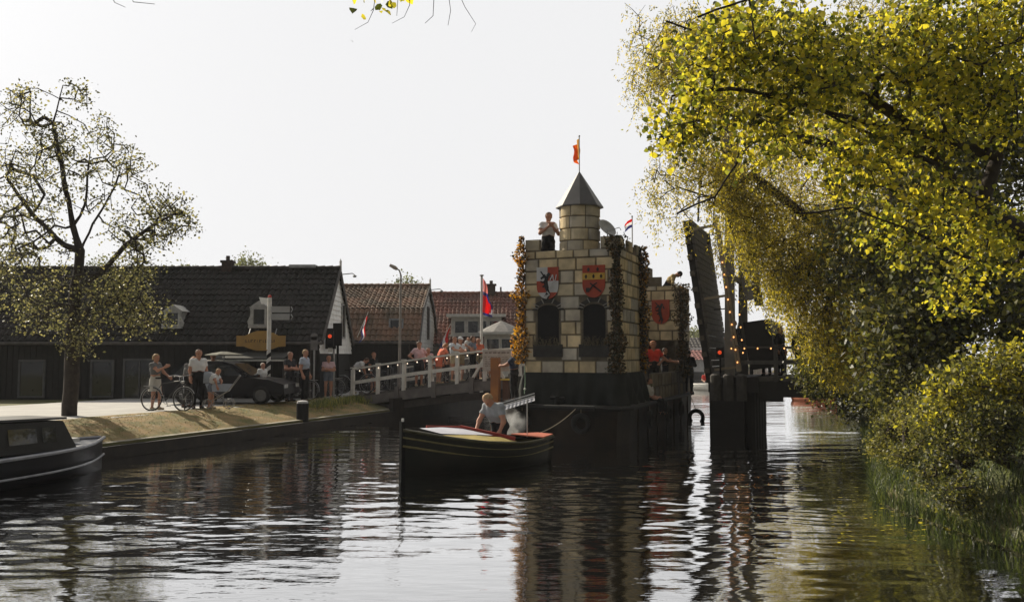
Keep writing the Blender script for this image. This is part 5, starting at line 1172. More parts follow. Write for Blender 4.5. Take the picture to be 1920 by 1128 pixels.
# foredeck, coaming, covers
def deckpoly(a0, a1, ins, dz):
    L_ = [(x, hb-ins, zs+dz) for x, hb, zs, zk in bs if a0*BLn <= x <= a1*BLn]
    return [(x, -max(hb, .02), z) for x, hb, z in L_]+[(x, max(hb, .02), z) for x, hb, z in L_[::-1]]
dk = deckpoly(.84, 1, .03, -.01); MB().add(dk, [tuple(range(len(dk)))]).build('foredeck', M_darkwood, boat)
dk = deckpoly(0, .20, .0, .03); MB().prism(dk, (0, 0, .025)).build('rear_deck', M_rust, boat)
dk = deckpoly(.18, .86, .06, -.30); MB().add(dk, [tuple(range(len(dk)))]).build('cockpit_floor', M_darkwood, boat)
def zs_(a): return .50+.06*(1-a)**2+.52*max(0, a-.2)**2*1.2
m = MB(); a0, a1 = .42, .90
m.add([(BLn*.40, .80, zs_(.4)+.03), (BLn*.62, .78, zs_(.62)+.03), (BLn*.80, .5, zs_(.8)+.0), (BLn*.88, .28, zs_(.88)), (BLn*.80, .20, zs_(.8)+.04), (BLn*.62, .38, zs_(.62)+.12), (BLn*.46, .52, zs_(.4)+.12)], [(0, 1, 2, 3, 4, 5, 6)]); m.build('side_cover', mat('dull_yellow_cover', (.42, .33, .11), .7, (.3, .24, .08), 3, .4, 6), boat)
m = MB(); m.add([(BLn*.50, .46, zs_(.5)+.14), (BLn*.80, .22, zs_(.8)+.07), (BLn*.86, -.22, zs_(.86)+.12), (BLn*.58, -.50, zs_(.58)+.25)], [(0, 1, 2, 3)]); m.build('cover_panel', mat('pale_blue_white_cover', (.5, .5, .55), .45, (.42, .42, .48), 2), boat)
m = MB(); m.bar((BLn*.40, .72, zs_(.4)+.08), (BLn*.56, -.35, zs_(.5)+.27), .05, .09); m.bar((BLn*.56, -.35, zs_(.5)+.27), (BLn*.76, -.52, zs_(.74)+.2), .05, .05); m.build('coaming_board', mat('dull_red_board', (.33, .05, .035), .7, (.25, .04, .03), 4), boat)
m = MB().box((BLn*.30, 0, .42), (.25, 1.4, .05)); m.box((BLn*.34, 0, .28), (.5, .45, .35)); m.build('thwart', M_darkwood, boat)
MB().tube([(BLn*.12, -.1, .55), (BLn*.12, -.1, 1.38)], .014, 6).build('staff', M_white, boat)
bl = boat.matrix_basis
def bloc(x, y, z): return Matrix.Translation(Vector((stern.x, stern.y, 0))) @ Matrix.Rotation(hd_, 4, 'Z') @ Vector((x, y, z))
mp_ = bloc(BLn*.36, .05, -.22)
person('fair haired man in grey short sleeved shirt leaning forward in the small boat', mp_, hd_+PI/2+R(8), 2.0, 'boat', 'shirtgrey', 'dark', 'short', 'long', 'blond', h=.0085)
e0, e1 = bloc(BLn*.06, -.1, .58), bg(.6, -1.6, .98)
t = thing('tow_rope', 'slack tow rope from the small boat to the barge bow', 'rope', e0); pts = []
for i in range(13): a = i/12; p = e0.lerp(e1, a)-e0; p.z -= .35*a*(1-a); pts.append(p)
MB().tube(pts, .012, 5).build('strand', mat('old_rope', (.2, .17, .12)), t)
# moored cabin boat at the left
cb_ = Vector((-8.7, 18.75)); hd2 = math.atan2(U.y, U.x)+R(-2)
cbt = thing('cabin_cruiser', 'dark moored motorboat with cabin windows at the left bank', 'boat', (cb_.x-6.6*math.cos(hd2), cb_.y-6.6*math.sin(hd2), 0), hd2)
bs2 = []
for i in range(17): a = i/16; hb = 1.12*math.sin(min(1, (a+.35)/.7)*PI/2)*(1 if a < .62 else max(.03, 1-((a-.62)/.38)**2.4)); bs2.append((6.6*a, hb, .50+.14*a*a, -.3))
vs, fs = hull(bs2); M_navyh = mat('blue_black_hull', (.014, .014, .018), .35, (.012, .012, .014), 2, spec=.15)
MB().add(vs, fs).build('hull', M_navyh, cbt, True)
dk = [(x, -max(hb, .02), zs-.01) for x, hb, zs, zk in bs2]+[(x, max(hb, .02), zs-.01) for x, hb, zs, zk in bs2[::-1]]; MB().add(dk, [tuple(range(len(dk)))]).build('deck', mat('grey_deck', (.14, .15, .18), .5), cbt)
for zo, rr_, nm, mt in ((.02, .035, 'gunwale', mat('grey_gunwale', (.30, .30, .32), .35)), (-.33, .022, 'rubbing_strake', mat('grey_gunwale', (.3, .3, .32)))):
    m = MB()
    for s in (-1, 1): m.tube([(x+(.03 if x > 6.5 else 0), s*(hb+.01)*(1 if zo > 0 else .99), zs+zo) for x, hb, zs, zk in bs2], rr_, 6)
    m.build(nm, mt, cbt)
m = MB(); cz0 = .58; 
cab = [(1.0, .82, cz0), (5.45, .62, cz0), (5.2, .52, 1.12), (1.0, .68, 1.22)]
vs = [(x, -y_, z) for x, y_, z in cab]+[(x, y_, z) for x, y_, z in cab]
m.add(vs, [(0, 1, 2, 3), (7, 6, 5, 4), (3, 2, 6, 7), (1, 5, 6, 2), (0, 3, 7, 4)]); cabo = m.build('cabin', mat('black_cabin', (.018, .018, .018), .35), cbt)
m = MB().add([(.9, -.74, 1.25), (5.25, -.56, 1.15), (5.25, .56, 1.15), (.9, .74, 1.25), (.9, -.74, 1.29), (5.25, -.56, 1.19), (5.25, .56, 1.19), (.9, .74, 1.29)], [(3, 2, 1, 0), (4, 5, 6, 7), (0, 1, 5, 4), (1, 2, 6, 5), (2, 3, 7, 6), (3, 0, 4, 7)]); m.build('cabin_roof', mat('grey_black_roof', (.06, .06, .062), .4), cabo)
for x0_, x1_ in ((3.05, 3.75), (3.95, 4.55), (4.68, 4.98)):
    def cs_(x, a, o_=.02): # side surface point
        t_ = (x-1)/4.4; yb = .82+(.62-.82)*t_; yt = .68+(.52-.68)*t_; zt = 1.22-.1*t_; return (x, -(yb+(yt-yb)*a)-o_, cz0+(zt-cz0)*a)
    for s in (-1, 1):
        f_ = MB(); q_ = [cs_(x0_, .3), cs_(x1_, .3), cs_(x1_, .8), cs_(x0_, .8)]; q_ = [(x, y_*(-s), z) for x, y_, z in q_]; f_.add(q_, [(0, 1, 2, 3)])
        f_.build('side_window', mat('window_reflecting', (.03, .03, .03), .03, spec=1), cabo)
m = MB().add([(5.47, -.42, .68), (5.47, .42, .68), (5.24, .4, 1.08), (5.24, -.4, 1.08)], [(0, 1, 2, 3)]); m.build('windscreen', M_glass, cabo)
m = MB().box((3.6, -.2, 1.24), (.5, .4, .06)); m.box((5.7, 0, .68), (.35, .4, .08)); m.build('hatch', M_white, cbt)
# far small boats
def rowboat(label, loc, rz, ln, hullm, cat='boat'):
    t = thing('small_boat', label, cat, loc, rz); b_ = []
    for i in range(9): a = i/8; b_.append((ln*a, .16*ln*math.sin(min(1, (a+.3)/.7)*PI/2)*(1 if a < .6 else max(.02, 1-((a-.6)/.4)**2)), .38+.2*a*a, -.15))
    vs, fs = hull(b_); MB().add(vs, fs).build('hull', hullm, t, True); m = MB()
    for s in (-1, 1): m.tube([(x, s*hb, zs) for x, hb, zs, zk in b_], .03, 5)
    m.build('gunwale', M_white, t); MB().box((ln*.4, 0, .28), (.25, ln*.28, .05)).build('thwart', M_darkwood, t); return t
rowboat('small white boat in the gap between the barge stern and the bridge pier', (P(1322, 722, 62).x-1.2, 62, 0), R(-60), 4, M_white)
person('person in red sitting in the small white boat in the gap', (P(1322, 722, 62).x-.2, 60.8, .0), 0, 1.7, 'sit', 'red', 'dark', hair='dark', h=.02)
rowboat('small orange boat under the overhanging bushes at the right bank', (P(1510, 745, 46).x-.2, 47, 0), R(-70), 3.2, mat('dull_orange_hull', (.30, .08, .03), .6))
person('person in tan jacket sitting in the small orange boat', (P(1518, 745, 46).x, 45.6, .05), R(10), 1.6, 'sit', 'offwhite', 'dark', 'long', hair='blond', h=.02)
# ---------------------------------------------------------------- vegetation
def grow(path, tips, r_tip=.006, r_pow=.42, seg=.35, jit=.10, sag=0.0):
    """path: main stem polylines [(points), ...]; tips: targets. Returns node list (pos, parent, load)"""
    pos = []; par = []
    for pl in path:
        pl = [Vector(p) for p in pl]
        start = -1
        if pos:
            dd = [(Vector(q)-pl[0]).length for q in pos]; start = dd.index(min(dd))
        for a, b in zip(pl[:-1], pl[1:]):
            n_ = max(1, int((b-a).length/seg))
            for i in range(n_):
                if i == 0 and pos and a == pl[0]: continue
                pos.append(tuple(a.lerp(b, i/n_)+Vector((rnd.uniform(-1, 1), rnd.uniform(-1, 1), rnd.uniform(-1, 1)))*jit*.25)); par.append(start); start = len(pos)-1
        pos.append(tuple(pl[-1])); par.append(start)
    n0 = len(pos); cap_ = n0+len(tips)*40; PA = np.zeros((cap_, 3)); PA[:n0] = pos; n_p = n0; par = list(par); root = PA[0].copy()
    tips = sorted(tips, key=lambda t_: min((Vector(t_)-Vector(p)).length for p in pos[::3]))
    ends = []
    for t_ in tips:
        t_ = np.array(t_); d = PA[:n_p]-t_; dist = np.sqrt((d*d).sum(1)); j = int(dist.argmin()); a = PA[j].copy(); ln = dist[j]; n_ = max(1, int(ln/seg)); prev = j
        for i in range(1, n_+1):
            f_ = i/n_; p = a+(t_-a)*f_+nrs.normal(size=3)*jit*(.6 if i < n_ else 0); p[2] += math.sin(f_*PI)*ln*sag
            if n_p >= cap_: break
            PA[n_p] = p; par.append(prev); prev = n_p; n_p += 1
        ends.append(prev)
    load = np.zeros(n_p)
    for e in ends: load[e] += 1
    for i in range(n_p-1, -1, -1):
        if par[i] >= 0: load[par[i]] += load[i]
    rad = r_tip*np.maximum(load, 1)**r_pow
    return PA[:n_p], par, rad, n0, ends
def branch_mesh(PA, par, rad, lo, hi, n_s, minr=0):
    """prism tube for every node-parent segment in [lo,hi)"""
    ii = [i for i in range(lo, hi) if par[i] >= 0 and rad[i] >= minr]
    if not ii: return None
    a = PA[[par[i] for i in ii]]; b = PA[ii]; rb = rad[ii]; ra = np.minimum(rad[[par[i] for i in ii]], rb*1.5)
    d = b-a; d /= np.linalg.norm(d, axis=1)[:, None]+1e-9; ref = np.where(np.abs(d[:, 2:3]) < .9, [[0, 0, 1.]], [[1., 0, 0]]); x = np.cross(d, ref); x /= np.linalg.norm(x, axis=1)[:, None]; y = np.cross(d, x)
    vs = []; 
    for P_, r_ in ((a, ra), (b+d*rb[:, None]*.3, rb)):
        for k_ in range(n_s): an = 2*PI*k_/n_s; vs.append(P_+(x*math.cos(an)+y*math.sin(an))*r_[:, None])
    vs = np.stack(vs, 1); m_ = len(ii); base = np.arange(m_)[:, None]*(2*n_s); fs = []
    for k_ in range(n_s): k2 = (k_+1) % n_s; fs.append(base+np.array([[k_, k2, n_s+k2, n_s+k_]]))
    return vs.reshape(-1, 3), np.concatenate(fs)
def in_blobs(blobs, n_, flat=1.0):
    """blobs: (px, py, d, radius px, depth radius m, weight)"""
    wts = np.array([b[3]**2*b[5] for b in blobs], float); wts /= wts.sum(); out_ = []
    for _ in range(n_):
        b = blobs[int(nrs.choice(len(blobs), p=wts))]; r = nrs.normal(size=3); r /= np.linalg.norm(r); r *= nrs.rand()**.45
        out_.append(tuple(P(b[0]+r[0]*b[3], b[1]+r[1]*b[3]*flat, b[2]+r[2]*b[4])))
    return out_
def tree(name, label, cat, path, tips, trad, leaves, ms, size, aspect=.7, per=14, spread=.3, droop=0, hang=0, r_tip=.006, r_pow=.45, seg=.35, jit=.1, bark=None, group=None, sag=0, trunk_end=None, rs=None, oval=False, jitl=.35):
    root = Vector(path[0][0]); t = thing(name, label, cat, root, 0, group); PA, par, rad, n0, ends = grow(path, tips, r_tip, r_pow, seg, jit, sag)
    k_ = trad/rad[0]; rad = rad.copy(); rad[:n0] = np.maximum(trad*(rad[:n0]/rad[0])**1.35, .012)
    Pl = PA-np.array(root)
    v, f = branch_mesh(Pl, par, rad, 1, n0, 9); np_mesh('trunk', v, f, bark or M_bark, t, True)
    r_ = branch_mesh(Pl, par, rad, n0, len(PA), 4)
    if r_: np_mesh('branches', r_[0], r_[1], bark or M_bark, t, True)
    pts = []
    for e in ends:
        p = Pl[e]; q_ = Pl[par[e]] if par[e] >= 0 else p
        n_l = max(2, int(per*nrs.uniform(.5, 1.5)))
        if hang:
            ns = max(1, n_l//10)
            for s in range(ns):
                o_ = p+nrs.normal(size=3)*spread*.6; ln = hang*nrs.uniform(.4, 1.2); dx = nrs.normal(size=2)*.12
                for i in range(n_l//ns): a = nrs.rand(); pts.append((o_[0]+dx[0]*a+nrs.normal()*.04, o_[1]+dx[1]*a+nrs.normal()*.04, o_[2]-ln*a))
        else:
            a = nrs.rand(n_l)[:, None]; pts.extend((p*(1-a*.6)+q_*a*.6+nrs.normal(size=(n_l, 3))*spread*np.array([1, 1, .8])))
    leaf_mesh('crown', np.array(pts), size, ms, t, aspect=aspect, droop=droop, oval=oval, jit=jitl); print(name, 'leaves', len(pts), 'nodes', len(PA)); return t
def LM(nm, c, c2, tr=.45, rough=.5): return mat(nm, c, rough, c2, 1.5, trans=tr, spec=.4)
# left bank tree
LL_ = [LM('leaf_olive', (.17, .165, .065), (.12, .12, .05)), LM('leaf_olive_light', (.30, .27, .11), (.22, .2, .08)), LM('leaf_olive_dark', (.06, .062, .03), (.05, .05, .025), .3)]
d_ = 24.0; pth = [[gp(136, d_, .7), P(137, 640, d_), P(142, 560, d_), P(150, 470, d_), P(132, 400, d_), P(118, 330, d_-.3), P(100, 230, d_), P(118, 160, d_)],
  [P(146, 540, d_), P(190, 510, d_-.6), P(235, 460, d_-1), P(290, 420, d_-1.2), P(330, 400, d_-1)], [P(150, 470, d_), P(175, 420, d_+.6), P(215, 350, d_+1), P(235, 290, d_+1)],
  [P(148, 480, d_), P(120, 460, d_), P(60, 400, d_), P(10, 330, d_)], [P(140, 600, d_), P(190, 560, d_-1), P(240, 560, d_-1.5)], [P(138, 430, d_), P(160, 380, d_), P(170, 280, d_)]]
bl_ = [(145, 180, 24, 30, .8, 1), (110, 260, 24, 50, 1.5, 1), (190, 250, 24, 36, 1.2, 1), (160, 330, 24, 60, 1.8, .7), (240, 310, 24, 48, 1.5, 1.1), (220, 400, 24, 60, 1.8, .6), (300, 400, 23.5, 62, 1.6, 1.1), (340, 430, 23.5, 34, 1, 1), (270, 470, 23.5, 52, 1.5, 1), (60, 320, 24, 110, 2.5, .6), (20, 480, 24, 120, 2.5, .9), (80, 580, 24.5, 60, 2, 1.0), (200, 560, 23.2, 74, 1.8, 1.0), (265, 580, 23, 64, 1.6, 1.1), (240, 525, 23, 50, 1.4, 1.3), (30, 200, 24, 60, 2, .6), (150, 625, 23.5, 46, 1.2, 1.6)]
tree('bank_tree', 'sparse leafed tree on the left bank beside the moored motorboat', 'tree', pth, in_blobs(bl_, 1500), .20, 0, LL_, .08, .7, 10, .14, r_tip=.0065, seg=.3, jit=.07)
# near broadleaf on the right bank, boughs reaching over the water
NR = [LM('leaf_lime', (.37, .32, .05), (.25, .235, .04), .64), LM('leaf_lime_bright', (.50, .42, .07), (.36, .32, .05), .64), LM('leaf_deep_green', (.07, .08, .015), (.045, .055, .012), .4), LM('leaf_fresh_green', (.24, .24, .04), (.17, .18, .035), .6)]
d_ = 10.5
pth = [[(9.6, 11.5, 1.0), (9.3, 11.3, 2.6), (9.0, 11.2, 4.2), (8.7, 11.0, 6.2), (8.2, 10.5, 8.5)],
 [P(1960, 470, 11), P(1806, 370, 11), P(1720, 250, 10.8), P(1640, 190, 10.6), P(1540, 150, 10.4), P(1400, 90, 10), P(1250, 40, 9.8)],
 [P(1900, 300, 11), P(1700, 245, 10.5), P(1560, 215, 10.2), P(1470, 180, 10), P(1370, 165, 9.7), P(1260, 180, 9.5)],
 [P(1800, 330, 10.6), P(1640, 255, 10.4), P(1520, 200, 10), P(1400, 170, 9.8)],
 [P(1640, 350, 11), P(1560, 270, 10.6), P(1455, 235, 10.4), P(1400, 280, 10.3), P(1340, 370, 10.2), P(1270, 400, 10)],
 [P(1930, 500, 11), P(1806, 480, 10.5), P(1700, 430, 10.3), P(1600, 390, 10.2), P(1500, 400, 10)],
 [(8.4, 10.6, 7.9), (6.5, 9.2, 8.6), P(1500, -40, 9), P(1340, 20, 8.7), P(1310, 32, 8.6)],
 [(8.3, 10.5, 8.3), (5.5, 8.2, 8.8), (2.5, 7.2, 7.6), P(1000, -110, 7.0), P(860, -70, 6.9), P(760, -40, 6.9), P(560, -30, 6.9), P(330, -20, 6.9)]]
bl_ = [(1340, 110, 9.8, 95, 1.0, 1.1), (1280, 250, 9.8, 62, .8, .9), (1440, 70, 10, 100, 1.2, 1.2), (1440, 230, 10, 90, 1, 1.0), (1560, 130, 10.3, 110, 1.3, 1.4), (1600, 300, 10.4, 90, 1.2, 1.1), (1720, 80, 10.8, 110, 1.5, 1.5), (1740, 230, 10.8, 100, 1.4, 1.3), (1850, 150, 11, 130, 1.5, 1.2), (1760, 400, 10.6, 70, 1, .8), (1700, 470, 10.4, 46, .8, .8), (1790, 560, 10.5, 46, .8, .9), (1860, 450, 11, 90, 1.2, .9), (1640, 420, 10.5, 40, .6, .7), (1900, 0, 11, 130, 1.5, 1.0), (1390, 345, 10, 40, .5, .3), (1220, 70, 9.6, 40, .6, .25)]
tree('overhanging_tree', 'near broadleaf tree on the right bank with yellow green leaves over the water', 'tree', pth, in_blobs(bl_, 1020)+[tuple(P(725, -4, 6.9)), tuple(P(700, -24, 6.9))], .15, 0, NR, .058, .9, 27, .14, r_tip=.004, r_pow=.5, seg=.22, jit=.05, droop=.5, oval=True, jitl=.5)
# hanging bare twigs of that tree at the top of the view
tw = bpy.data.objects.get('overhanging_tree'); m = MB()
for pts in ([(707, -30), (700, 20), (690, 42), (665, 56)], [(770, -30), (768, 10), (758, 32), (735, 44)], [(815, -30), (812, 30), (797, 44)], [(838, -30), (845, 20), (840, 48)], [(852, -30), (872, 14), (892, 45), (884, 60)], [(745, -30), (746, 0), (744, 30)], [(240, -20), (250, 4), (290, 8)], [(200, -25), (215, 5), (235, 14)]):
    m.tube([P(x, y, 6.9)-tw.location for x, y in pts], [.004, .003, .0022, .0015][:len(pts)], 4)
m.build('hanging_twigs', M_bark, tw)
# willows
WL = [LM('willow_gold', (.50, .40, .06), (.40, .32, .06), .55), LM('willow_olive', (.35, .30, .055), (.27, .235, .05), .55), LM('willow_dark_olive', (.16, .15, .035), (.11, .11, .03), .4)]  # three leaf tones, the last a darker olive, dealt out at random
pth = [[(11.3, 22.5, 1.0), (11.0, 22.3, 3.2), (10.2, 22, 5.2), (9.2, 21.6, 7.4)], [P(1720, 500, 22), P(1620, 440, 22), P(1540, 470, 21.5), P(1470, 520, 21)], [P(1700, 330, 22), P(1560, 270, 21.5), P(1450, 250, 21), P(1340, 200, 20.5), P(1250, 120, 20)], [P(1690, 300, 22), P(1560, 130, 21.5), P(1400, 40, 21)], [P(1600, 440, 22), P(1500, 400, 21), P(1410, 330, 21), P(1330, 390, 20.8)]]
bl_ = [(1230, 130, 19.5, 60, 1, .9), (1300, 60, 19.5, 70, 1, 1.2), (1300, 300, 20, 60, 1, .8), (1230, 350, 20, 40, .8, .5), (1350, 290, 20.5, 50, 1, 1.0), (1380, 360, 20.5, 55, 1, 1.6), (1410, 440, 20.3, 50, .9, 1.4), (1480, 530, 20.2, 50, .9, 1.5), (1540, 600, 20.2, 55, .9, 1.5), (1600, 650, 20.2, 55, .9, 1.2), (1240, 90, 20.5, 70, 1.5, .7), (1200, 200, 20.5, 30, 1, .35), (1310, 200, 20.5, 80, 1.8, .8), (1260, 300, 20.5, 56, 1.2, .5), (1270, 400, 20.5, 40, 1, .35), (1330, 350, 21, 45, 1.2, .4), (1400, 110, 21, 110, 2, 1), (1420, 320, 21, 75, 1.8, .75), (1410, 410, 21, 60, 1.3, 1.2), (1490, 420, 21, 80, 1.6, 1.2), (1470, 500, 20.5, 55, 1.1, 1.2), (1540, 530, 20.5, 75, 1.3, 1.2), (1560, 420, 21.5, 90, 1.8, 1.1), (1560, 640, 20.5, 60, 1.1, 1.2), (1620, 540, 21, 90, 1.6, 1), (1540, 200, 22, 120, 2, .9), (1700, 300, 23, 130, 2, .8), (1640, 100, 22, 130, 2, .8), (1190, 30, 20, 32, 1, .25)]
tree('willow_tree', 'golden olive willow reaching over the bridge end on the right bank', 'tree', pth, in_blobs(bl_, 2900), .34, 0, WL, .085, .30, 38, .22, droop=.9, hang=.7, r_tip=.005, r_pow=.45, seg=.4, jit=.1, sag=.06)
pth = [[(14.3, 33.5, 1.2), (14.0, 33.3, 4.0), (12.8, 33, 7.5), (11.5, 32.6, 10)], [P(1620, 300, 33), P(1500, 260, 33), P(1400, 320, 33)], [P(1600, 200, 33), P(1450, 120, 32), P(1300, 80, 32)]]
bl_ = [(1420, 180, 33, 110, 2.5, 1), (1380, 330, 33, 55, 1.5, 1.0), (1360, 440, 33, 40, 1, .9), (1450, 380, 33, 70, 2, 1.1), (1520, 250, 33, 120, 2.5, 1), (1420, 500, 33, 50, 1.2, 1.1), (1500, 500, 33, 80, 2, 1), (1290, 100, 32, 60, 1.5, .5), (1620, 400, 33, 120, 3, .8), (1520, 620, 34, 70, 2, 1), (1230, 230, 32, 36, 1, .25), (1180, 80, 32, 30, 1, .2)]
tree('willow_tree', 'taller golden willow behind the drawbridge portal on the right bank', 'tree', pth, in_blobs(bl_, 1500), .4, 0, WL[:2], .12, .32, 30, .35, droop=.9, hang=1.1, r_tip=.006, r_pow=.45, seg=.5, jit=.12, sag=.05)
# dark dense trees and bushes on the right bank
DK = [LM('bank_leaf_dark', (.030, .036, .012), (.02, .024, .01), .2), LM('bank_leaf_green', (.08, .085, .022), (.055, .06, .018), .4), LM('bank_leaf_olive', (.19, .175, .04), (.13, .125, .03), .5)]
GM = [LM('grass_fresh', (.09, .115, .03), (.06, .08, .02), .35), LM('grass_yellow', (.26, .23, .06), (.17, .17, .05), .4), LM('grass_deep', (.035, .05, .018), (.03, .04, .015), .25)]; GR = [GM[0], GM[2], GM[2], LM('grass_mid', (.13, .15, .04), (.09, .11, .03), .35)]
def bush_tree(name, label, base, th, bl, nt_, per, size, ms=DK, tr=.16, grp='trees and bushes on the right bank', spread=.32):
    b0 = Vector(base); tree(name, label, 'tree' if 'tree' in name else 'bush', [[b0, b0+Vector((.1, .1, th*.5)), b0+Vector((.0, .1, th))]], in_blobs(bl, nt_), tr, 0, ms, size, .6, per, spread, r_tip=.006, seg=.45, jit=.1, group=grp)
bush_tree('dark_tree', 'dark leafed tree at the right edge behind the near yellow green boughs', (13.2, 19.5, 1.1), 5, [(1640, 470, 18.5, 110, 1.8, 1), (1740, 560, 17, 110, 1.5, 1), (1800, 420, 18, 120, 2, 1), (1690, 640, 17, 90, 1.3, 1.1), (1900, 560, 17, 120, 2, 1), (1780, 250, 19, 140, 2, .8), (1920, 250, 19, 140, 2, .8)], 1300, 24, .12)
bush_tree('dark_tree', 'dark tree farther back along the right bank beyond the bridge span', (15.5, 27, 1.2), 4, [(1660, 560, 26, 80, 2, 1), (1690, 450, 26, 100, 2, 1), (1640, 660, 26, 70, 2, 1.2), (1740, 300, 27, 120, 2, .8)], 500, 26, .16)
bush_tree('bank_bush', 'low dark bush hanging over the water right of the bridge span', (11.7, 25.6, .7), .8, [(1590, 735, 24.5, 50, 1, 1), (1540, 700, 25, 45, .9, 1), (1630, 720, 23.5, 50, 1, 1)], 260, 30, .11, spread=.2)
bush_tree('bank_bush', 'leafy bush at the grassy bank below the dark tree', (10.9, 18.5, .7), .8, [(1700, 700, 17.2, 55, .7, 1), (1650, 735, 18.2, 40, .7, 1), (1770, 720, 16, 60, .7, 1)], 260, 26, .09, spread=.18)
bush_tree('bank_bush', 'bright leafed bush at the right edge above the long grass', (9.3, 13.5, .8), .6, [(1800, 740, 12.6, 60, .5, 1), (1880, 700, 12.6, 70, .6, 1), (1750, 770, 13.2, 36, .5, .8)], 200, 22, .075, ms=[DK[1], DK[2], NR[0]], spread=.14)
bush_tree('bank_bush', 'yellow flowering leafy weeds at the foot of the long grass by the water', (8.3, 18.6, .3), .25, [(1670, 790, 17.6, 32, .4, 1), (1710, 780, 16.5, 36, .4, 1), (1655, 835, 17.4, 24, .3, 1), (1750, 800, 15.2, 44, .4, 1), (1690, 860, 15.8, 28, .3, 1)], 330, 26, .06, ms=[DK[1], DK[2], GM[1]], spread=.11)
bush_tree('bank_bush', 'leafy weeds on the bank at the right edge above the dark water', (7.6, 13.2, .5), .25, [(1790, 830, 12.6, 50, .4, 1), (1860, 800, 12, 60, .4, 1), (1750, 890, 12.8, 34, .3, 1), (1800, 930, 11.8, 36, .3, 1)], 360, 26, .055, ms=[DK[1], DK[2], DK[0]], spread=.11)
bush_tree('bank_bush', 'far dark bushes beyond the orange boat', (20.5, 49, .8), 1.5, [(1560, 700, 47, 60, 2.5, 1), (1620, 690, 44, 60, 2.5, 1), (1520, 690, 52, 40, 2, 1)], 300, 22, .2, spread=.4)
# distant trees
FT = [LM('far_leaf', (.16, .17, .06), (.11, .12, .05), .3)]
for i, (px, py, d, rp, la) in enumerate(((1283, 640, 128, 16, 'distant tree left of three beyond the pink roofed building'), (1300, 632, 128, 14, 'distant tree middle of three beyond the pink roofed building'), (1322, 640, 124, 16, 'distant tree right of three beyond the pink roofed building'), (465, 498, 62, 28, 'distant tree rising over the black roof beside the chimney'), (352, 512, 58, 22, 'distant tree rising over the black roof by the left tree'), (760, 535, 70, 22, 'distant tree over the brown mansard roof'), (190, 505, 60, 40, 'distant tree behind the left bank tree'))):
    c_ = P(px, py, d); zg = GZ; b0 = Vector((c_.x, d, zg)); hh = c_.z-zg
    tree('distant_tree', la, 'tree', [[b0, b0+Vector((0, 0, hh*.7)), Vector(c_)]], in_blobs([(px, py+rp*.2, d, rp, rp/F*d, 1), (px-rp*.4, py+rp*.8, d, rp*.8, rp/F*d, .8), (px+rp*.4, py+rp, d, rp*.8, rp/F*d, .8)], 120 if d < 100 else 160), .2, 0, FT, .008*d**.75*(1 if d < 100 else 1.2), .7, 14, .006*d, r_tip=.012, seg=d*.02, jit=.1, group='distant trees on the skyline')
# grasses
def blades(name, label, n_b, fpos, hmin, hmax, ms, wd=.012, lean=.35):
    v = np.zeros((n_b, 6, 3), np.float32)
    for i in range(n_b):
        x, y_, z = fpos(); h_ = rnd.uniform(hmin, hmax); a = rnd.uniform(0, 2*PI); l_ = h_*rnd.uniform(.1, lean*2)
        dx, dy = math.cos(a), math.sin(a); px_, py_ = -dy*wd, dx*wd
        for k_, (t_, wk) in enumerate(((0, 1), (.6, .8), (1, .1))):
            cx = x+dx*l_*t_*t_; cy = y_+dy*l_*t_*t_; cz = z+h_*(t_-.25*lean*2*t_*t_); v[i, k_*2] = (cx-px_*wk, cy-py_*wk, cz); v[i, k_*2+1] = (cx+px_*wk, cy+py_*wk, cz)
    b = np.arange(n_b)[:, None]*6; f = np.concatenate([b+np.array([[0, 1, 3, 2]]), b+np.array([[2, 3, 5, 4]])])
    mi = np.tile(nrs.randint(0, len(ms), n_b), 2); o = np_mesh(name, v.reshape(-1, 3), f, ms, None, False, mi); tag(o, label, 'grass', kind='stuff'); return o
def rb():
    u = rnd.uniform(-16, 14); dv_ = rnd.random()**1.4*3.2-.2; v_ = redge(u)+dv_; p = cu(v_, u, right_z(max(v_, redge(u)), u)-.05-(.12 if dv_ < 0 else 0)); return p
blades('bank_grass', 'long overhanging grass along the right bank', 30000, rb, .15, .5, GR, .008, .6)
def lb():
    u = rnd.uniform(-11.5, 9); v_ = -rnd.uniform(.2, 2.4); return cu(v_, u, left_z(v_, u)-.01)
blades('verge_grass', 'short dry grass on the left quay verge', 9000, lb, .02, .07, [M_lawn, LM('grass_dry', (.36, .26, .10), (.25, .2, .07), .3)], .006, .5)
def tf(): a = rnd.random(); p = P(588+90*a, 750, 30.5+4*a); return Vector((p.x+rnd.gauss(0, .25), p.y+rnd.uniform(-.9, .2), .62 if rnd.random() < .5 else .45))
blades('grass_tuft', 'bright grass tufts beside the left bridge abutment', 2500, tf, .1, .38, [GM[1], GM[0]], .012, .4)
# exhaust smoke behind the small boat
# ---------------------------------------------------------------- haze
hz = MB().box((70, 200, 6), (780, 680, 17)).build('haze', [bpy.data.materials.new('haze')], None); tag(hz, 'thin summer haze in the air over the canal', 'haze', kind='stuff')
hm = hz.data.materials[0]; hm.use_nodes = True; hm.node_tree.nodes.clear(); ho = hm.node_tree.nodes.new('ShaderNodeOutputMaterial'); hv = hm.node_tree.nodes.new('ShaderNodeVolumePrincipled')
hv.inputs['Density'].default_value = .0004; hv.inputs['Color'].default_value = (.95, .96, 1, 1); hm.node_tree.links.new(hv.outputs[0], ho.inputs['Volume'])

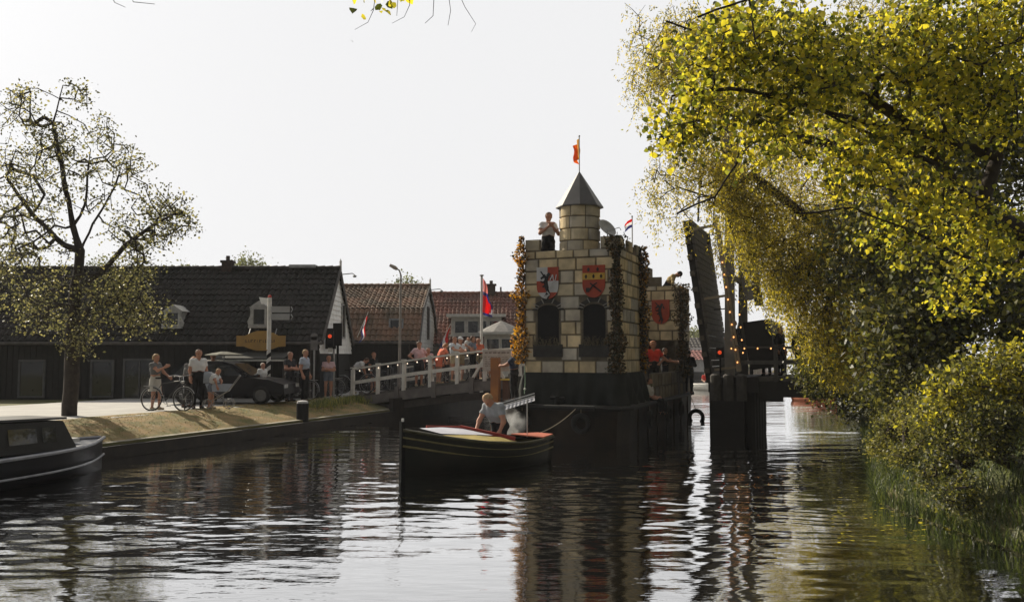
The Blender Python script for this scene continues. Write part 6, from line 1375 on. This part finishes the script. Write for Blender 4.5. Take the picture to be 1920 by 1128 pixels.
# puff of exhaust smoke behind the small boat
sm = MB().ball((0, 0, 0), .42, 14, sc=(1.25, .9, 1)).build('exhaust_smoke', [bpy.data.materials.new('smoke')], None, True); sm.location = P(958, 794, 20.9); tag(sm, 'pale puff of exhaust smoke behind the small boat', 'smoke', kind='stuff')
s_m = sm.data.materials[0]; s_m.use_nodes = True; n = s_m.node_tree.nodes; l = s_m.node_tree.links; n.clear(); ho = n.new('ShaderNodeOutputMaterial'); hv = n.new('ShaderNodeVolumePrincipled')
hv.inputs['Color'].default_value = (.9, .9, .9, 1); l.new(hv.outputs[0], ho.inputs['Volume']); tc2 = n.new('ShaderNodeTexCoord'); ln_ = n.new('ShaderNodeVectorMath'); ln_.operation = 'LENGTH'; l.new(tc2.outputs['Object'], ln_.inputs[0])
nz = n.new('ShaderNodeTexNoise'); nz.inputs['Scale'].default_value = 5; l.new(tc2.outputs['Object'], nz.inputs[0]); m1 = n.new('ShaderNodeMapRange'); m1.inputs[1].default_value = .40; m1.inputs[2].default_value = .05; m1.inputs[3].default_value = 0; m1.inputs[4].default_value = 5; l.new(ln_.outputs['Value'], m1.inputs[0])
m2 = n.new('ShaderNodeMapRange'); m2.inputs[1].default_value = .4; m2.inputs[2].default_value = .65; l.new(nz.outputs['Fac'], m2.inputs[0]); mm = n.new('ShaderNodeMath'); mm.operation = 'MULTIPLY'; l.new(m1.outputs[0], mm.inputs[0]); l.new(m2.outputs[0], mm.inputs[1]); l.new(mm.outputs[0], hv.inputs['Density'])

# leaves floating by the right bank
fl = [P(rnd.uniform(1560, 1830), rnd.uniform(905, 1010), 10) for _ in range(110)]; pts = []
for p in fl:
    dr = (p-Vector((0, 0, CZ))); q_ = Vector((0, 0, CZ))+dr*((.03-CZ)/dr.z); pts.append((q_.x, q_.y, .03))
v = []; 
for (x, y_, z) in pts:
    a = rnd.uniform(0, 6.28); s = rnd.uniform(.015, .035); v += [(x+s*math.cos(a+k_*PI/2)*(1.5 if k_ % 2 else 1), y_+s*math.sin(a+k_*PI/2), z) for k_ in range(4)]
fo = np_mesh('floating_leaves', v, np.arange(len(v)).reshape(-1, 4), [NR[1], NR[0]], None, False, nrs.randint(0, 2, len(pts))); tag(fo, 'yellow fallen leaves floating near the right bank', 'leaves', kind='stuff')
